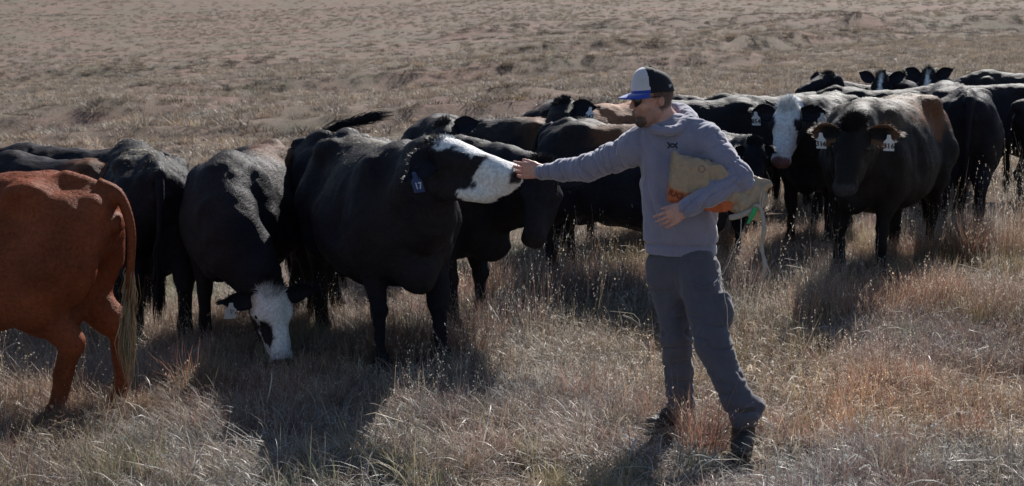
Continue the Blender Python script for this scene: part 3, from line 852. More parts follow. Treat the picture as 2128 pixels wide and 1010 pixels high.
for wgt, cc in ((stub, HAIR * 2.2), (hairm * .8, HAIR * 1.3), (beard * .8, HAIR * 1.4), (np.clip(lip, 0, 1) * .6, A(.30, .11, .10))):
    bc = bc * (1 - wgt[:, None]) + cc * wgt[:, None]
M_SKIN = attr_mat('skin', 'skin', .5, 90, .0006, sss=.08)
M_HAIR = attr_mat('short_dark_hair', 'skin', .55)
body = mesh_obj('body', bv, bq, M_SKIN, man, attr={'skin': bc})
hflow = np.tile(-HU * .8 - FD * .3, (len(bv), 1))
r = blades_on(bv, bq, bn, np.tile(HAIR, (len(bv), 1)), 5200, .012, .0018, hflow, .35, (hairm > .5) * 1.0, 31)
o = mesh_obj('hair', r[0], r[1], M_HAIR, man, smooth=False, attr={'skin': r[2]}); o['kind'] = 'stuff'
r = blades_on(bv, bq, bn, np.tile(HAIR * 1.3, (len(bv), 1)), 1700, .010, .0016, np.tile(-HU + FD * .15, (len(bv), 1)), .4, (beard > .5) * 1.0, 32)
o = mesh_obj('beard', r[0], r[1], M_HAIR, man, smooth=False, attr={'skin': r[2]}); o['kind'] = 'stuff'

def cloth_material(name, color, weave=260, rough=.9, fold=.0014, heather=.18, sheen=.6):
    m, n, l, b = mat(name)
    t = tex_noise(n, l, weave, 2, .7); t2 = tex_noise(n, l, 9, 4, .6); t3 = tex_noise(n, l, 30, 3, .6)
    r1 = ramp(n, l, t.outputs[0], [(.3, tuple(c * (1 - heather) for c in color)), (.7, tuple(c * (1 + heather) for c in color))])
    r2 = ramp(n, l, t2.outputs[0], [(.3, (.86, .86, .87)), (.7, (1.08, 1.08, 1.07))])
    l.new(mixc(n, l, 1.0, r1.outputs[0], r2.outputs[0], 'MULTIPLY'), b.inputs['Base Color'])
    setp(b, rough=rough, spec=.2, sheen=sheen, sheen_r=.5)
    bump(n, l, b, t3.outputs[0], .7, fold)
    return m
M_HOOD = cloth_material('grey_heather_fleece', (.245, .235, .322))
M_PANT = cloth_material('charcoal_work_cloth', (.10, .094, .116), heather=.12, sheen=.25)
M_BOOT = simple('worn_dark_leather', (.035, .028, .024), .6, .3, 30, .002)
M_SOLE = simple('pale_boot_sole', (.34, .31, .27), .8, .2)

def folds(v, n, axis_pts, amp, freq, seed):
    """creases running round a limb: ridged noise squeezed along the limb axis"""
    a, b = np.asarray(axis_pts[0]), np.asarray(axis_pts[-1]); d = nrm(b - a)
    t = (v - a) @ d
    p = v * freq * .45 + np.outer(t, d) * freq * 1.1
    q_ = fbm(p, 2, seed); return amp * (.35 * (.4 - np.abs(q_)) - .75 * np.clip(1 - np.abs(noise3(p * .8 + 5, seed + 3)) * 2.2, 0, 1) ** 3 + .12)

# sweatshirt
HF = Field((-.95, -.45, .70), (.62, .66, 1.72), .0072)
tors = [(L(1415, 528, 7.27), .183, .130), (L(1415, 490, 7.27), .186, .135), (L(1413, 455, 7.265), .190, .136), (L(1408, 400, 7.262), .198, .130),
        (L(1403, 345, 7.262), .205, .128), (L(1398, 305, 7.265), .200, .120), (L(1393, 280, 7.27), .165, .100), (L(1388, 258, 7.275), .09, .08)]
tzs = A(*[p[0][2] for p in tors])[::-1]; tcx = A(*[p[0][0] for p in tors])[::-1]; tcy = A(*[p[0][1] for p in tors])[::-1]
twa = A(*[p[1] for p in tors])[::-1]; tdb = A(*[p[2] for p in tors])[::-1]
o_ = np.argsort(tzs); tzs, tcx, tcy, twa, tdb = tzs[o_], tcx[o_], tcy[o_], twa[o_], tdb[o_]
zlo, zhi = tzs[0], tzs[-1]
def torso(X, Y, Z):
    cx, cy_, w, d = [np.interp(Z, tzs, q).astype(np.float32) for q in (tcx, tcy, twa, tdb)]
    x, y = X - cx, Y - cy_
    a = (x * CHL[0] + y * CHL[1]) / w; b = (x * CHN[0] + y * CHN[1]) / d
    q = (np.abs(a) ** 2.4 + np.abs(b) ** 2.4) ** (1 / 2.4)
    return np.maximum((q - 1) * np.minimum(w, d) * .9, np.maximum(zlo - Z, Z - zhi))
HF.put(torso, (-.3, -.3, zlo), (.35, .3, zhi), .012)
HF.cone(shR, shR + (elR - shR) * .5, .088, .074, .06); HF.cone(shR + (elR - shR) * .5, elR, .074, .066, .03)
HF.cone(elR, elR + (wrR - elR) * .55, .066, .056, .03); HF.cone(elR + (wrR - elR) * .55, wrR, .056, .040, .02)
HF.cone(wrR + (elR - wrR) * .12, wrR + (wrR - elR) * .02, .043, .041, .006)
HF.cone(shL, shL + (elL - shL) * .5, .090, .078, .06); HF.cone(shL + (elL - shL) * .5, elL, .078, .076, .03)
HF.cone(elL, elL + (wrL - elL) * .5, .074, .060, .03); HF.cone(elL + (wrL - elL) * .5, wrL, .058, .043, .02)
HF.cone(wrL + (elL - wrL) * .12, wrL + (wrL - elL) * .02, .046, .043, .006)
HF.cone(neckb + CHL * .05, shL, .07, .075, .06); HF.cone(neckb - CHL * .05, shR, .07, .075, .06)
HF.ell(L(1425, 462, 7.27) + CHN * .10, (.10, .05, .07), .05)
v, q = HF.mesh(1); n = vnormals(v, q)
def near(seg, rad):
    a, b = seg; ab = b - a; t = np.clip(((v - a) @ ab) / (ab @ ab + 1e-9), 0, 1); return np.exp(-(np.linalg.norm(v - a - t[:, None] * ab, axis=1) / rad) ** 2)
wR, wL = np.maximum(near((shR, elR), .11), near((elR, wrR), .09)), np.maximum(near((shL, elL), .11), near((elL, wrL), .10))
dd = wR * folds(v, n, (shR, wrR), .025, 22, 3) + wL * folds(v, n, (shL, elL), .021, 20, 4) + near((elL + A(0, 0, .03), elL), .10) * folds(v, n, (elL, wrL), .020, 24, 14)
tw = np.clip(1 - wR - wL, 0, 1)
pz = v * A(9, 9, 5); pz[:, 2] += v[:, 0] * 5
dd += tw * (.012 * (0.34 - np.abs(fbm(pz, 2, 6))) - .013 * np.clip(1 - np.abs(noise3(pz * .62 + 3, 16)) * 2.4, 0, 1) ** 3)
hem = ss(zlo + .062, zlo + .05, v[:, 2])
seam = np.exp(-((v[:, 2] - zlo - .058) / .007) ** 2)
dd = dd * (1 - .85 * hem) - .014 * seam * tw - .004 * hem * tw
dd += .0012 * fbm(v * 34, 2, 8)
shirt_v = v + n * dd[:, None]
shirt = mesh_obj('hooded_sweatshirt', shirt_v, q, M_HOOD, man)
bvh = BVHTree.FromPolygons([Vector(p) for p in shirt_v], [tuple(map(int, f)) for f in q])
# hood lying round the neck
HH = Field((-.30, -.30, 1.22), (.32, .34, 1.74), .0075)
ring = [L(1352, 266, 7.15), L(1333, 262, 7.22), L(1340, 256, 7.33), L(1378, 238, 7.37), L(1412, 236, 7.37), L(1428, 247, 7.30), L(1425, 258, 7.22), L(1392, 272, 7.13), L(1352, 266, 7.15)]
HH.chain(ring, [.012, .015, .022, .034, .042, .044, .034, .018, .012], .02, 30)
HH.cone(L(1405, 240, 7.38), L(1425, 275, 7.39), .045, .05, .04); HH.cone(L(1432, 255, 7.33), L(1440, 290, 7.37), .035, .04, .04)
hv2, hq2 = HH.mesh(1); hn2 = vnormals(hv2, hq2)
hv2 = hv2 + hn2 * (.010 * (.5 - np.abs(fbm(hv2 * 22, 2, 12))))[:, None]
hood = mesh_obj('hood', hv2, hq2, M_HOOD, shirt)
# trousers
PF = Field((-.34, -.68, .04), (.48, .40, 1.12), .0072)
wst = L(1416, 512, 7.27)
PF.ell(wst + A(0, 0, -.13), (.176, .120, .17), .03, np.array([CHL, CHN, A(0, 0, 1)]))
PF.cone(wst + CHL * -.05 + A(0, 0, -.07), wst + CHL * .05 + A(0, 0, -.07), .108, .108, .03)
for (a, b, c, r0, r1, r2) in ((hipR, knR, anR, .103, .075, .070), (hipL, knL, anL, .112, .082, .072)):
    PF.cone(a, b, r0, r1, .04); PF.cone(b, b + (c - b) * .5, r1, r2 * 1.02, .03); PF.cone(b + (c - b) * .5, c, r2 * 1.02, r2 * 1.02, .02)
PF.ell(anL + A(.05, .03, .04), (.055, .06, .05), .02)
hem_l, hem_r = anL + A(0, 0, -.03), anR + A(0, 0, -.02)
PF.ell(hipL + (knL - hipL) * .55 + A(.085, -.03, 0), (.045, .075, .10), .015)
v, q = PF.mesh(1); n = vnormals(v, q)
def near(seg, rad):
    a, b = seg; ab = b - a; t = np.clip(((v - a) @ ab) / (ab @ ab + 1e-9), 0, 1); return np.exp(-(np.linalg.norm(v - a - t[:, None] * ab, axis=1) / rad) ** 2)
kn_w = np.maximum(near((knR, knR), .16), near((knL, knL), .16)); an_w = np.maximum(near((anR + A(0, 0, .06), anR), .14), near((anL + A(0, 0, .06), anL), .14))
dd = (.5 + .8 * kn_w + 1.1 * an_w) * folds(v, n, (A(0, 0, 1), A(.1, 0, 0)), .017, 16, 21) + .006 * (.4 - np.abs(fbm(v * A(14, 14, 7), 2, 23))) + .001 * fbm(v * 36, 2, 25)
trs = mesh_obj('trousers', v + n * dd[:, None], q, M_PANT, man)
bvp = BVHTree.FromPolygons([Vector(p) for p in v + n * dd[:, None]], [tuple(map(int, f)) for f in q])
# cargo pocket flap
def draped(bv_, path, dirn, name, m, w, parent, th=.004, seg=6):
    pts = []
    for p in path:
        hit = bv_.ray_cast(Vector(p) - Vector(dirn) * .3, Vector(dirn), .8)
        pts.append(np.array(hit[0]) - np.asarray(dirn) * th if hit[0] else np.asarray(p))
    vv, ff = tube(np.array(pts), w, seg); return mesh_obj(name, vv, ff, m, parent)
VD = A(-.0, 1, -.05)
pp = [L(x, y, 7.0) for x, y in ((1440, 592), (1462, 600), (1490, 588), (1500, 576))]
draped(bvp, catmull(pp, 10), nrm(VD), 'pocket_flap', M_PANT, .005, trs)
pp = [L(1484, 592, 7.0), L(1486, 593, 7.0), L(1487, 594, 7.0)]
draped(bvp, pp, nrm(VD), 'pocket_button', M_TAG, .005, trs, .002)
# boots
for an, toe, nm in ((anR, nrm(A(-.80, -.6, 0)), 0), (anL, nrm(A(-.22, -.97, 0)), 1)):
    BF = Field(an + A(-.30, -.36, -.34), an + A(.24, .24, .12), .008)
    gz = tz(an[0] + MX, an[1] + MY) - MG
    heel = A(an[0], an[1], gz)
    BF.cone(an + A(0, 0, .02), heel + A(0, 0, .09), .060, .052, .03)
    BF.cone(heel + A(0, 0, .06) - toe * .025, heel + toe * .10 + A(0, 0, .055), .048, .045, .03)
    BF.cone(heel + toe * .08 + A(0, 0, .05), heel + toe * .185 + A(0, 0, .04), .048, .040, .03)
    v, q = BF.mesh(1); n = vnormals(v, q)
    v = v + n * (.004 * fbm(v * 40, 2, 3))[:, None]; v[:, 2] = np.maximum(v[:, 2], gz + .018)
    bt = mesh_obj('boot', v, q, M_BOOT, man)
    sl = []
    sdv = np.cross(toe, A(0, 0, 1))
    for k in range(24):
        t = k / 24 * 2 * math.pi; a = math.cos(t); b = math.sin(t)
        sl.append(heel + toe * (.078 + .155 * a) + sdv * (.047 * b * (1 + .12 * a)))
    vs = [p + A(0, 0, .022) for p in sl] + [p + A(0, 0, -.01) for p in sl]
    fs = [tuple(range(24)), tuple(range(47, 23, -1))] + [(i, 24 + i, 24 + (i + 1) % 24, (i + 1) % 24) for i in range(24)]
    mesh_obj('boot_sole', vs, fs, M_SOLE if nm == 0 else M_BOOT, bt, smooth=False)

# cap: pale front panel, navy back, blue brim
M_CAPW = cloth_material('pale_grey_cap_panel', (.62, .61, .66), 300, .85, .001, .08)
M_CAPN = cloth_material('black_cap_mesh', (.014, .015, .022), 300, .8, .0015, .35, .1)
M_CAPB = cloth_material('blue_cap_brim', (.022, .06, .40), 300, .7, .001, .08)
CU = HU; cc = lambda f_, l_, u_: h(f_, l_, u_)
nu, nv = 120, 26
vs, fs, mi = [], [], []
def cap_pt(az, t, off=0):
    ca, sa = math.cos(az), math.sin(az)
    rf = .107 if ca > 0 else .112
    lift = .128 - .008 * (1 - ca)
    e = t * math.pi / 2
    fl = math.cos(e) ** (.62 if ca > 0 else .72); hh = math.sin(e) ** 0.92
    return cc(-.006 + (rf + off) * ca * fl, (.088 + off) * sa * fl, .030 - .012 * (ca < 0) * abs(ca) + (lift + off) * hh)
for side in (0, 1):
    for j in range(nv + 1):
        for i in range(nu):
            vs.append(cap_pt(2 * math.pi * i / nu, j / nv, -.003 * side))
NV = (nv + 1) * nu
for j in range(nv):
    for i in range(nu):
        k = (i + 1) % nu; a, b, c_, d_ = j * nu + i, j * nu + k, (j + 1) * nu + k, (j + 1) * nu + i
        fs.append((a, b, c_, d_)); fs.append((NV + b, NV + a, NV + d_, NV + c_))
for i in range(nu): fs.append((i, NV + i, NV + (i + 1) % nu, (i + 1) % nu))
cap = mesh_obj('cap', vs, fs, [M_CAPN, M_CAPW, M_CAPB], man)
vs = np.array(vs)
for p in cap.data.polygons:
    c0 = vs[list(p.vertices)].mean(0) - HC
    f0, l0, u0 = c0 @ FD, c0 @ LT, c0 @ HU
    if f0 > .034 - .08 * max(0, u0 - .10): p.material_index = 2 if u0 < .050 else 1
vb, fb = [], []
na, nr = 22, 8
for side in (0, 1):
    for i in range(na + 1):
        az = -1.15 + 2.3 * i / na
        p0 = cap_pt(az, 0, .001)
        for j in range(nr + 1):
            t = j / nr
            ext = .070 * math.cos(az * .95) ** .7 if abs(az) < 1.14 else .004
            p = p0 + FD * ext * t + HU * (-.012 * t - .020 * (math.sin(az) ** 2) * (t * .6) + .012 * math.sin(math.pi * t) * .3) + LT * .012 * math.sin(az) * t
            vb.append(p - HU * .0045 * side + HU * .004)
nb = (na + 1) * (nr + 1)
for i in range(na):
    for j in range(nr):
        a = i * (nr + 1) + j; fb.append((a, a + 1, a + nr + 2, a + nr + 1)); fb.append((nb + a + 1, nb + a, nb + a + nr + 1, nb + a + nr + 2))
    a = i * (nr + 1) + nr; fb.append((a, nb + a, nb + a + nr + 1, a + nr + 1))
for e in (0, na):
    for j in range(nr):
        a = e * (nr + 1) + j; fb.append((a, a + 1, nb + a + 1, nb + a))
mesh_obj('cap_brim', vb, fb, M_CAPB, cap)
vt, ft = tube([cc(-.006, 0, .152), cc(-.006, 0, .156), cc(-.006, 0, .160)], [.010, .009, .003], 10)
mesh_obj('cap_button', vt, ft, M_CAPN, cap)
tx = text_mesh('cap_stitching', 'TF', .020, M_WINK); tx.parent = cap
pz_ = cap_pt(math.radians(128), .13, .0015); nz_ = nrm(LT * .88 - FD * .47); xx = nrm(-np.cross(nz_, HU) * -1); yy = np.cross(nz_, xx)
if yy @ HU < 0: xx, yy = -xx, -yy
basis(tx, pz_, xx, yy, nz_)
# dark glasses
M_LENS = simple('dark_glossy_lens', (.006, .008, .009), .06, .05); M_FRAME = simple('black_plastic_frame', (.01, .01, .012), .35, .05)
vs, fs = [], []
for sd in (1, -1):
    base0 = len(vs); gu, gv = 9, 8
    for side in (0, 1):
        for i in range(gu + 1):
            for j in range(gv + 1):
                a = -1 + 2 * i / gu; b = -1 + 2 * j / gv
                az = .30 + .36 * a; 
                wv_ = (1 - abs(b) ** 3 * .25) 
                rad = .108 - side * .003
                vs.append(cc(rad * math.cos(az * wv_) - .008 + .004 * (1 - abs(b)), sd * rad * math.sin(az * wv_) * .80, -.007 + .026 * b - .006 * (a > 0.3) * b))
    m_ = (gu + 1) * (gv + 1)
    for i in range(gu):
        for j in range(gv):
            a = base0 + i * (gv + 1) + j
            fs.append((a, a + gv + 1, a + gv + 2, a + 1)); fs.append((m_ + a, m_ + a + 1, m_ + a + gv + 2, m_ + a + gv + 1))
gl = mesh_obj('sunglasses', vs, fs, M_LENS, man)
for sd in (1, -1):
    pts = [cc(.074, sd * .064, .008), cc(.050, sd * .075, .010), cc(.015, sd * .081, .010), cc(-.020, sd * .083, .006)]
    vt, ft = tube(catmull(pts, 8), .0032, 6, 1.0); mesh_obj('temple_arm', vt, ft, M_FRAME, gl)
vt, ft = tube([cc(.104, .02, .004), cc(.108, 0, .006), cc(.104, -.02, .004)], .003, 6); mesh_obj('nose_bridge', vt, ft, M_FRAME, gl)
# chest emblem: two crossing arcs in dark thread
M_THR = simple('dark_embroidery', (.035, .035, .06), .8, .1)
ec = L(1400, 303, 7.1); ex = nrm(A(.94, -.30, 0)); ez = A(0, 0, 1)
for sg in (1, -1):
    path = [ec + ex * t * .023 + ez * sg * (.014 - .022 * (1 - t * t)) for t in np.linspace(-1, 1, 9)]
    e_ = draped(bvh, path, nrm(VD), 'chest_emblem', M_THR, .0040, shirt, .0015)
# ring
rc = wrL + nrm(A(-.80, -.05, -.42)) * .115 + A(.02, 0, -.02)
# drawn strings of the hood are not shown in the photograph

# ------------------------------------------------------------------ feed sack held under the arm
M_SACK = attr_mat('brown_paper_sack', 'paper', .75, 45, .004)
SA, SB = L(1392, 364, 7.045), L(1588, 416, 7.09)
ax_a = nrm(SB - SA); ax_c = nrm(A(-.10, -1, .06) - ax_a * np.dot(A(-.10, -1, .06), ax_a)); ax_b = np.cross(ax_a, ax_c)
if ax_b[2] < 0: ax_b = -ax_b
SL = np.linalg.norm(SB - SA)
sack = empty('feed_sack', ORG + (SA + SB) / 2, 0, 1, category='sack', label='crumpled brown paper feed sack with orange ends held under the man\'s left arm')
OFF = (SA + SB) / 2
nu, nv = 60, 132
vs, cs, fs = [], [], []
for i in range(nu + 1):
    t = i / nu
    w = np.interp(t, [0, .02, .12, .5, .75, .9, 1], [.108, .118, .118, .112, .092, .078, .088])
    th = np.interp(t, [0, .02, .10, .5, .75, .9, 1], [.022, .036, .050, .055, .048, .030, .026])
    for j in range(nv):
        a = 2 * math.pi * j / nv
        ca, sa = math.cos(a), math.sin(a)
        b = math.copysign(abs(ca) ** .38, ca) * w; c = math.copysign(abs(sa) ** .7, sa) * th
        sk = .03 * b / w * (t < .5) * (1 - 2 * t)
        p = SA + ax_a * (SL * t + sk * -.6) + ax_b * b + ax_c * c
        vs.append(p); cs.append((t, b / w, c / th))
vs = np.array(vs); cs = np.array(cs)
cr = (.5 - np.abs(fbm(vs * 13, 3, 41))) * (.020 + .034 * ss(.45, 1, cs[:, 0]))
rad = vs - (SA + ax_a * 0 + np.outer(cs[:, 0] * SL, ax_a)); rad /= np.linalg.norm(rad, axis=1)[:, None] + 1e-6
vs = vs + rad * cr[:, None] + ax_a * (.03 * ss(.85, 1, cs[:, 0]) * fbm(vs * 18, 2, 43))[:, None]
for i in range(nu):
    for j in range(nv):
        k = (j + 1) % nv; fs.append((i * nv + j, i * nv + k, (i + 1) * nv + k, (i + 1) * nv + j))
ca_ = len(vs); 
vs = np.vstack([vs, SA + ax_a * .012, SB - ax_a * .05])
for j in range(nv):
    fs.append((ca_, (j + 1) % nv, j)); fs.append((ca_ + 1, nu * nv + j, nu * nv + (j + 1) % nv))
TAN, ORNG, PALE = A(.40, .285, .19), A(.55, .14, .05), A(.42, .32, .23)
col = np.tile(TAN, (len(vs), 1)); t_, b_ = cs[:, 0], cs[:, 1]
wo = ss(-.42, -.50, b_ + .03 * fbm(vs[:-2] * 9, 2, 3)) * ss(.72, .66, t_)
wp = ss(.66, .74, t_ + .05 * fbm(vs[:-2] * 8, 2, 5))
col[:-2] = col[:-2] * (1 - wo[:, None]) + ORNG * wo[:, None]
col[:-2] = col[:-2] * (1 - wp[:, None]) + PALE * wp[:, None]
mesh_obj('paper_bag', vs - OFF, fs, M_SACK, sack, attr={'paper': col})
# dark letters on the orange band and a faint round print on the paper
bvs = BVHTree.FromPolygons([Vector(p) for p in vs], [tuple(map(int, f)) for f in fs])
M_SINK = simple('dark_sack_print', (.16, .04, .02), .8, .1); M_FAINT = simple('faint_sack_print', (.20, .155, .115), .8, .1)
pos_ = SA + ax_a * .045 - ax_b * .082
tx = text_mesh('sack_lettering', 'IUO', .042, M_SINK); tx.parent = sack
hit = bvs.ray_cast(Vector(pos_ + ax_c * .2), Vector(-ax_c), .5)
if hit[0]:
    nz_ = np.array(hit[1]); nz_ = nz_ if nz_ @ ax_c > 0 else -nz_; nz_ = nrm(nz_); xx = nrm(ax_a - nz_ * (nz_ @ ax_a)); yy = np.cross(nz_, xx)
    basis(tx, np.array(hit[0]) - OFF + nz_ * .004, xx, yy, nz_)
cen = SA + ax_a * .13 + ax_b * .07
pth = []
for k in range(15):
    a = 2 * math.pi * k / 14; p = cen + ax_a * .016 * math.cos(a) + ax_b * .016 * math.sin(a)
    hit = bvs.ray_cast(Vector(p + ax_c * .2), Vector(-ax_c), .5); pth.append(np.array(hit[0]) + ax_c * .0008 if hit[0] else p)
vt, ft = tube(np.array(pth) - OFF, .0016, 4); mesh_obj('sack_emblem', vt, ft, M_FAINT, sack)
# torn paper strip, green tab and loose twine hanging from the sack's mouth
M_PAPER = simple('pale_torn_paper', (.40, .36, .32), .8, .12, 30, .001); M_GREEN = simple('green_tab', (.02, .42, .14), .4, .1); M_TWINE = simple('pale_twine', (.55, .50, .44), .8, .15)
def ribbon(name, pts, ws, m, parent, nrm_=A(0, -1, 0), th=.002, n=26, seed=0):
    C = catmull(pts, n); W = np.interp(np.linspace(0, 1, n + 1), np.linspace(0, 1, len(ws)), ws)
    t = np.gradient(C, axis=0); t /= np.linalg.norm(t, axis=1)[:, None]
    s_ = np.cross(t, nrm_); s_ /= np.linalg.norm(s_, axis=1)[:, None] + 1e-6
    jit = .25 * fbm(C * 30, 2, seed); W = W * (1 + jit)
    nn_ = np.cross(s_, t)
    V = np.concatenate([C - s_ * W[:, None] + nn_ * .003 * np.sin(np.arange(n + 1) * 1.1)[:, None], C + s_ * W[:, None], C - s_ * W[:, None] + nn_ * (th + .003 * np.sin(np.arange(n + 1) * 1.1)[:, None]), C + s_ * W[:, None] + nn_ * th])
    k = n + 1; f = []
    for i in range(n): f += [(i, i + 1, k + i + 1, k + i), (2 * k + i + 1, 2 * k + i, 3 * k + i, 3 * k + i + 1), (i + 1, i, 2 * k + i, 2 * k + i + 1), (k + i, k + i + 1, 3 * k + i + 1, 3 * k + i)]
    return mesh_obj(name, V - OFF, f, m, parent)
ribbon('paper_strip', [L(1562, 432, 7.03), L(1574, 427, 7.02), L(1583, 440, 7.02), L(1588, 475, 7.00), L(1583, 515, 7.04), L(1590, 550, 7.0), L(1586, 576, 7.02)], [.005, .008, .011, .013, .009, .011, .007], M_PAPER, sack, seed=3)
ribbon('paper_strip', [L(1586, 548, 7.015), L(1596, 556, 7.01), L(1602, 572, 7.01), L(1596, 578, 7.01)], [.003, .004, .003, .002], M_PAPER, sack, seed=5)
ribbon('paper_rim', [L(1515, 452, 7.03), L(1535, 449, 7.02), L(1560, 438, 7.02), L(1580, 426, 7.03)], [.012, .014, .012, .008], M_PAPER, sack, seed=6)
ribbon('green_tab', [L(1570, 432, 7.012), L(1562, 450, 7.01), L(1553, 465, 7.005)], [.012, .010, .006], M_GREEN, sack, seed=8)
tw = [L(1541, 450, 7.02), L(1538, 490, 7.01), L(1524, 522, 7.0), L(1508, 560, 6.95), L(1496, 580, 6.93), L(1503, 605, 6.93), L(1512, 645, 6.93), L(1512, 690, 6.94)]
C = catmull(tw, 60); C = C + .004 * np.stack([fbm(C * 40, 2, 1), fbm(C * 40, 2, 2), fbm(C * 40, 2, 3)], 1)
vt, ft = tube(C - OFF, .0022, 5); mesh_obj('twine', vt, ft, M_TWINE, sack)
for p0, p1 in (((1590, 402), (1584, 434)), ((1583, 398), (1580, 432))):
    vt, ft = tube(catmull([L(*p0, 7.03), L((p0[0] + p1[0]) / 2 - 2, (p0[1] + p1[1]) / 2, 7.02), L(*p1, 7.02)], 6) - OFF, .002, 5); mesh_obj('twine', vt, ft, M_TWINE, sack)

# ------------------------------------------------------------------ grass
STRAW, PALE_G, PINKB, OLIVE, UMBER, RUST = A(.43, .345, .235), A(.43, .38, .32), A(.36, .24, .20), A(.25, .235, .12), A(.14, .11, .09), A(.36, .19, .145)
def blade_set(rg, n, R, hlo, hhi, w, lean, curl, pal, seeds=0, seg=4, flop=0.0):
    V, Fq, C = [], [], []
    pal = [(np.asarray(c), p) for c, p in pal]; pr = np.array([p for _, p in pal]); pr = pr / pr.sum()
    for b in range(n):
        rr = R * math.sqrt(rg.random()); th = rg.uniform(0, 2 * math.pi)
        base = A(rr * math.cos(th), rr * math.sin(th), -.02)
        az = th + rg.normal(0, .9); hgt = rg.uniform(hlo, hhi)
        ln = abs(rg.normal(lean, lean * .5)); cu = rg.normal(curl, curl * .6 + .1)
        if rg.random() < flop: ln = rg.uniform(.9, 1.45)
        c = pal[rg.choice(len(pal), p=pr)][0] * rg.uniform(.7, 1.25)
        d0 = A(math.cos(az), math.sin(az), 0); sdv = A(-math.sin(az + rg.normal(0, .5)), math.cos(az + rg.normal(0, .5)), 0)
        p = base; ang = ln; pts = [p]
        for s_ in range(seg):
            p = p + (d0 * math.sin(ang) + A(0, 0, math.cos(ang))) * hgt / seg; ang = min(ang + cu / seg, 2.3); pts.append(p)
        ww = w * rg.uniform(.6, 1.3)
        k0 = len(V)
        for s_, p in enumerate(pts):
            wd = ww * (1 - (s_ / seg) ** 1.6 * .9)
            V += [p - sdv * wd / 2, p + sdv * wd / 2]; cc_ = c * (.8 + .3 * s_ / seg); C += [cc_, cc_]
        for s_ in range(seg):
            a = k0 + 2 * s_; Fq.append((a, a + 1, a + 3, a + 2))
        if seeds and rg.random() < seeds:
            for q in range(rg.integers(4, 9)):
                f_ = rg.uniform(.62, 1.0); i = min(int(f_ * seg), seg - 1); t = f_ * seg - i
                pc = pts[i] * (1 - t) + pts[i + 1] * t + rg.normal(0, .004, 3)
                e = rg.normal(0, 1, 3); e = nrm(e) * .0032; g = nrm(np.cross(e, rg.normal(0, 1, 3))) * .0036; up = A(0, 0, .010) + rg.normal(0, .003, 3)
                k0 = len(V); V += [pc - e, pc + g, pc + e, pc + up]; cs_ = A(.62, .57, .48) * rg.uniform(.8, 1.2); C += [cs_] * 4
                Fq += [(k0, k0 + 1, k0 + 2, k0 + 3)]
    return np.array(V), np.array(Fq), np.array(C)
def make_tufts(name, count, **kw):
    out = []
    for i in range(count):
        rg = np.random.default_rng(hash_seed(name) + i)
        V, Fq, C = blade_set(rg, **kw)
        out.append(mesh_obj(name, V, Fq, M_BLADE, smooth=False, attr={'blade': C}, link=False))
    return out
def hash_seed(s): return sum(ord(c) * (i + 3) for i, c in enumerate(s)) * 13
def scatter(name, label, protos, P, rot, scl, tint):
    n = len(P)
    me = bpy.data.meshes.new(name); me.vertices.add(n); me.vertices.foreach_set('co', np.asarray(P, np.float32).ravel()); me.update()
    a = me.attributes.new('rot', 'FLOAT_VECTOR', 'POINT'); a.data.foreach_set('vector', np.asarray(rot, np.float32).ravel())
    a = me.attributes.new('scl', 'FLOAT_VECTOR', 'POINT'); a.data.foreach_set('vector', np.asarray(scl, np.float32).ravel())
    a = me.attributes.new('tint', 'FLOAT_COLOR', 'POINT'); t4 = np.ones((n, 4), np.float32); t4[:, :3] = tint; a.data.foreach_set('color', t4.ravel())
    a = me.attributes.new('pick', 'INT', 'POINT'); a.data.foreach_set('value', rng.integers(0, len(protos), n).astype(np.int32))
    ob = bpy.data.objects.new(name, me); COL.objects.link(ob)
    ob['kind'] = 'stuff'; ob['label'] = label; ob['category'] = 'grass'
    g = bpy.data.node_groups.new(name, 'GeometryNodeTree')
    g.interface.new_socket('Geometry', in_out='INPUT', socket_type='NodeSocketGeometry'); g.interface.new_socket('Geometry', in_out='OUTPUT', socket_type='NodeSocketGeometry')
    N, K = g.nodes, g.links
    gi = N.new('NodeGroupInput'); go = N.new('NodeGroupOutput')
    j = N.new('GeometryNodeJoinGeometry')
    for p in protos:
        oi = N.new('GeometryNodeObjectInfo'); oi.inputs['Object'].default_value = p; oi.inputs['As Instance'].default_value = True
        K.new(oi.outputs['Geometry'], j.inputs[0])
    ip = N.new('GeometryNodeInstanceOnPoints'); ip.inputs['Pick Instance'].default_value = True
    K.new(gi.outputs[0], ip.inputs['Points']); K.new(j.outputs[0], ip.inputs['Instance'])
    def na(nm, ty):
        q = N.new('GeometryNodeInputNamedAttribute'); q.data_type = ty; q.inputs['Name'].default_value = nm; return [s for s in q.outputs if s.enabled and s.name == 'Attribute'][0]
    e2r = N.new('FunctionNodeEulerToRotation'); K.new(na('rot', 'FLOAT_VECTOR'), e2r.inputs[0]); K.new(e2r.outputs[0], ip.inputs['Rotation'])
    K.new(na('scl', 'FLOAT_VECTOR'), ip.inputs['Scale']); K.new(na('pick', 'INT'), ip.inputs['Instance Index'])
    K.new(ip.outputs[0], go.inputs[0])
    md = ob.modifiers.new('scatter', 'NODES'); md.node_group = g
    return ob
CLEAR = [(1395, 885, 7.15, .20), (1372, 895, 6.98, .20), (1552, 930, 6.75, .22), (1545, 960, 6.52, .22), (1550, 985, 6.32, .15), (790, 770, 8.55, .16), (790, 790, 8.4, .14), (905, 755, 8.75, .15), (905, 775, 8.6, .14), (600, 745, 8.7, .16)]
CXY = [(*spot(a, b, c)[:2], r_) for a, b, c, r_ in CLEAR]
def clear(x, y):        # trodden spots under boots, hooves and the grazing muzzle
    k = np.ones_like(x)
    for cx, cy, r_ in CXY: k = np.where((x - cx) ** 2 + (y - cy) ** 2 < r_ * r_, .06, k)
    return k
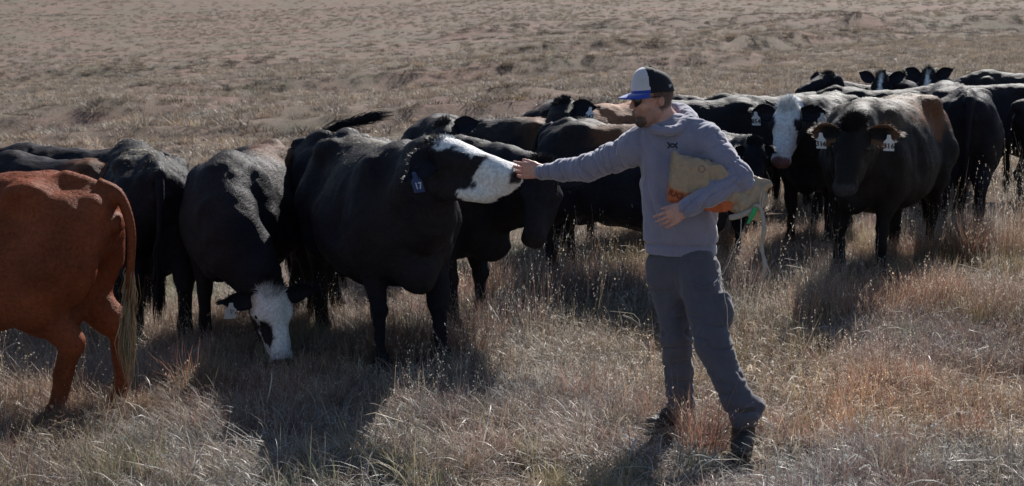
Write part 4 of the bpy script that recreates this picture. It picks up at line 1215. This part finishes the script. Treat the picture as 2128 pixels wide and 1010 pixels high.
def field_pts(n, y0, y1, keep, margin=1.0, dens_pow=1.0):
    y = np.sqrt(rng.uniform(y0 * y0, y1 * y1, n * 4)); hw = .385 * y + margin
    x = rng.uniform(-1, 1, n * 4) * hw
    p = keep(x, y) * clear(x, y); m = rng.random(n * 4) < p
    x, y = x[m][:n], y[m][:n]
    return np.stack([x, y, terrain(x, y)], 1)
def place(name, label, protos, P, smin, smax, hvar=None, tilt=.12, bright=(.62, 1.3), hue=.09):
    n = len(P)
    s_ = rng.uniform(smin, smax, n); sc = np.stack([s_, s_, s_ * (1 if hvar is None else hvar(P[:, 0], P[:, 1]))], 1)
    rot = np.stack([rng.normal(0, tilt, n), rng.normal(0, tilt, n), rng.uniform(0, 6.28, n)], 1)
    b = rng.uniform(*bright, n) * (1 + .32 * noise2(P[:, 0], P[:, 1], .9, 61, 3)) 
    hu = noise2(P[:, 0], P[:, 1], .8, 62, 2) * hue * 1.6 + rng.normal(0, hue * .6, n)
    t = np.stack([b * (1 + hu), b * (1 + .1 * hu), b * (1 - hu)], 1)
    return scatter(name, label, protos, P, rot, sc, np.clip(t, .2, 2))
def tall(x, y):      # where the grass stands taller
    return np.clip(.58 + .30 * noise2(x, y, .5, 70, 2) + 1.0 * ss(3.1, 4.0, x) * ss(8.0, 10, y) + .55 * ss(8.9, 9.8, y) * (1 - ss(10.8, 12, y)) * ss(-.7, .0, x), .34, 1.6)
n_ = lambda x, y, f, s: noise2(x, y, f, s, 2)

t_mat = make_tufts('matted_straw_tuft', 4, n=100, R=.17, hlo=.08, hhi=.24, w=.0034, lean=.8, curl=1.5, flop=.5, pal=[(STRAW, 3), (PALE_G, 4), (UMBER, 1.5), (PINKB, 2)])
t_pale = make_tufts('pale_bunch_tuft', 4, n=95, R=.10, hlo=.08, hhi=.24, w=.0032, lean=.45, curl=1.2, pal=[(PALE_G, 4), (STRAW, 3), (PINKB, 2), (UMBER, .6)], seeds=.05)
t_red = make_tufts('red_bunchgrass_tuft', 4, n=120, R=.08, hlo=.10, hhi=.36, w=.0027, lean=.30, curl=.6, pal=[(PINKB, 4), (RUST, 2.4), (STRAW, 1.3), (UMBER, .8)], seeds=.10)
t_stalk = make_tufts('seed_stalk_tuft', 5, n=7, R=.07, hlo=.26, hhi=.62, w=.0030, lean=.14, curl=.35, pal=[(PINKB, 2), (STRAW, 2), (UMBER, 1.6)], seeds=.9, seg=5)
t_olive = make_tufts('olive_forb_tuft', 3, n=70, R=.09, hlo=.07, hhi=.22, w=.0052, lean=.45, curl=.8, pal=[(OLIVE, 4), (A(.30, .31, .18), 2), (STRAW, 1)])
t_curl = make_tufts('curled_leaf_tuft', 4, n=12, R=.16, hlo=.14, hhi=.34, w=.0062, lean=.6, curl=2.6, flop=.2, pal=[(A(.58, .53, .45), 4), (STRAW, 2), (PINKB, 1)], seg=6)
t_gold = make_tufts('olive_yellow_bunch', 3, n=120, R=.08, hlo=.12, hhi=.30, w=.0034, lean=.35, curl=.7, pal=[(A(.36, .31, .16), 4), (OLIVE, 2), (STRAW, 1)])
t_far = make_tufts('distant_tussock', 4, n=85, R=.24, hlo=.10, hhi=.30, w=.012, lean=.45, curl=.9, pal=[(STRAW, 3), (PALE_G, 3), (PINKB, 2.0), (UMBER, .8)], seg=3)
t_bush = make_tufts('dark_hummock', 3, n=140, R=.42, hlo=.12, hhi=.38, w=.016, lean=.7, curl=1.0, pal=[(UMBER, 3), (PINKB, 2), (A(.22, .16, .14), 3), (OLIVE, 1)], seg=3)

place('matted_dry_grass', 'matted pale straw lying over the foreground pasture', t_mat, field_pts(4200, 4.6, 12.5, lambda x, y: .75 + .3 * n_(x, y, .7, 80)), .8, 1.35, None, .15)
place('pale_dry_grass', 'pale upright dry grass across the foreground', t_pale, field_pts(3000, 4.6, 13.5, lambda x, y: .45 + .55 * n_(x, y, .6, 81)), .7, 1.15, tall, .14)
place('red_bunchgrass', 'rusty pink bunchgrass in clumps across the foreground', t_red, field_pts(2500, 4.6, 13.5, lambda x, y: ss(-.20, .35, n_(x, y, .75, 82))), .65, 1.1, tall, .12)
place('seed_stalks', 'thin tall stalks with pale seed heads rising above the grass', t_stalk, field_pts(850, 5.0, 13.5, lambda x, y: ss(-.3, .5, n_(x, y, .6, 83))), .65, 1.1, tall, .10)
place('olive_forbs', 'low olive green forbs scattered in the dry grass', t_olive, field_pts(560, 5.0, 13, lambda x, y: ss(.0, .6, n_(x, y, .7, 84))), .7, 1.2, None, .1)
place('curled_dead_leaves', 'curled pale dead grass leaves catching the sun in the foreground', t_curl, field_pts(1900, 4.8, 12, lambda x, y: .6 + .4 * n_(x, y, .8, 91)), .7, 1.2, None, .25)
place('olive_yellow_bunches', 'olive yellow bunches dotted through the foreground grass', t_gold, field_pts(110, 5.0, 12, lambda x, y: ss(.05, .5, n_(x, y, .9, 92))), .7, 1.15, None, .12)
place('middle_distance_grass', 'dry grass around and beyond the herd', t_pale + t_mat, field_pts(5200, 12.5, 25, lambda x, y: .8 + 0 * x, 2), .8, 1.3, None, .15)
def bank_band(x, y):
    w = np.zeros_like(x)
    nz = noise2(x, y, 0.11, 3, 2)
    for (x0, y0, x1, y1, hh, wd) in BANKS:
        t = np.clip((x - x0) / (x1 - x0), 0, 1); yb = y0 + (y1 - y0) * t + nz * wd * .7
        e = ss(x0 - 3, x0 + 3, x) * (1 - ss(x1 - 4, x1 + 4, x))
        w = np.maximum(w, e * np.exp(-((y - yb) / (wd * .9)) ** 2))
    return w * (.35 + .65 * ss(-.3, .4, n_(x, y, .35, 88))) + .03
bare = lambda x, y: 1 - .6 * np.clip(1.4 * bank_band(x, y), 0, 1)
place('hillside_tussocks', 'dry tussocks covering the hillside behind the herd', t_far, field_pts(13000, 22, 85, lambda x, y: (.7 + .35 * n_(x, y, .15, 85)) * bare(x, y), 4), .5, 1.25, lambda x, y: .75 + 0 * x, .15, (.6, .95), .05)
place('far_hillside_tussocks', 'sparse tussocks on the upper hillside', t_far, field_pts(9000, 75, 200, lambda x, y: (.6 + .4 * n_(x, y, .06, 86)) * bare(x, y), 8), .6, 1.6, lambda x, y: .7 + 0 * x, .15, (.5, .8), .05)
place('crest_tussocks', 'faint tussocks near the crest of the hillside', t_far, field_pts(9000, 195, 420, lambda x, y: .6 + .4 * n_(x, y, .03, 87), 20), .9, 2.4, lambda x, y: .6 + 0 * x, .15, (.5, .8), .05)
place('dark_hummocks', 'dark grassy hummocks along the breaks in the slope', t_bush, field_pts(5200, 24, 130, bank_band, 4), .35, .95, lambda x, y: .7 + 0 * x, .1, (.34, .6), .05)
# bunches that stand at the man's feet and before the cattle
sp = [(1455, 905, 6.8, 1.2), (1440, 890, 6.95, 1.1), (1478, 905, 6.8, 1.0), (1365, 850, 7.3, .9), (955, 735, 8.9, 1.2), (990, 745, 8.8, 1.2), (870, 735, 8.95, 1.1), (850, 742, 8.9, 1.2), (1690, 640, 9.6, 1.3), (1660, 655, 9.5, 1.1), (400, 800, 8.2, 1.2), (350, 790, 8.3, 1.1), (1990, 900, 7.0, 1.1), (2020, 905, 7.0, 1.0)]
P = np.array([[*spot(a, b, c)[:2], 0] for a, b, c, _ in sp]); P[:, 2] = terrain(P[:, 0], P[:, 1])
n = len(P); s_ = np.array([q[3] for q in sp])
scatter('tall_red_bunches', 'tall red brown bunchgrass round the boots and cattle legs', t_red, P, np.stack([rng.normal(0, .06, n), rng.normal(0, .06, n), rng.uniform(0, 6, n)], 1), np.stack([s_ * 1.15, s_ * 1.15, s_], 1), np.tile(A(1.05, .92, .85), (n, 1)))
print('grass done', round(time.time() - T0, 1))
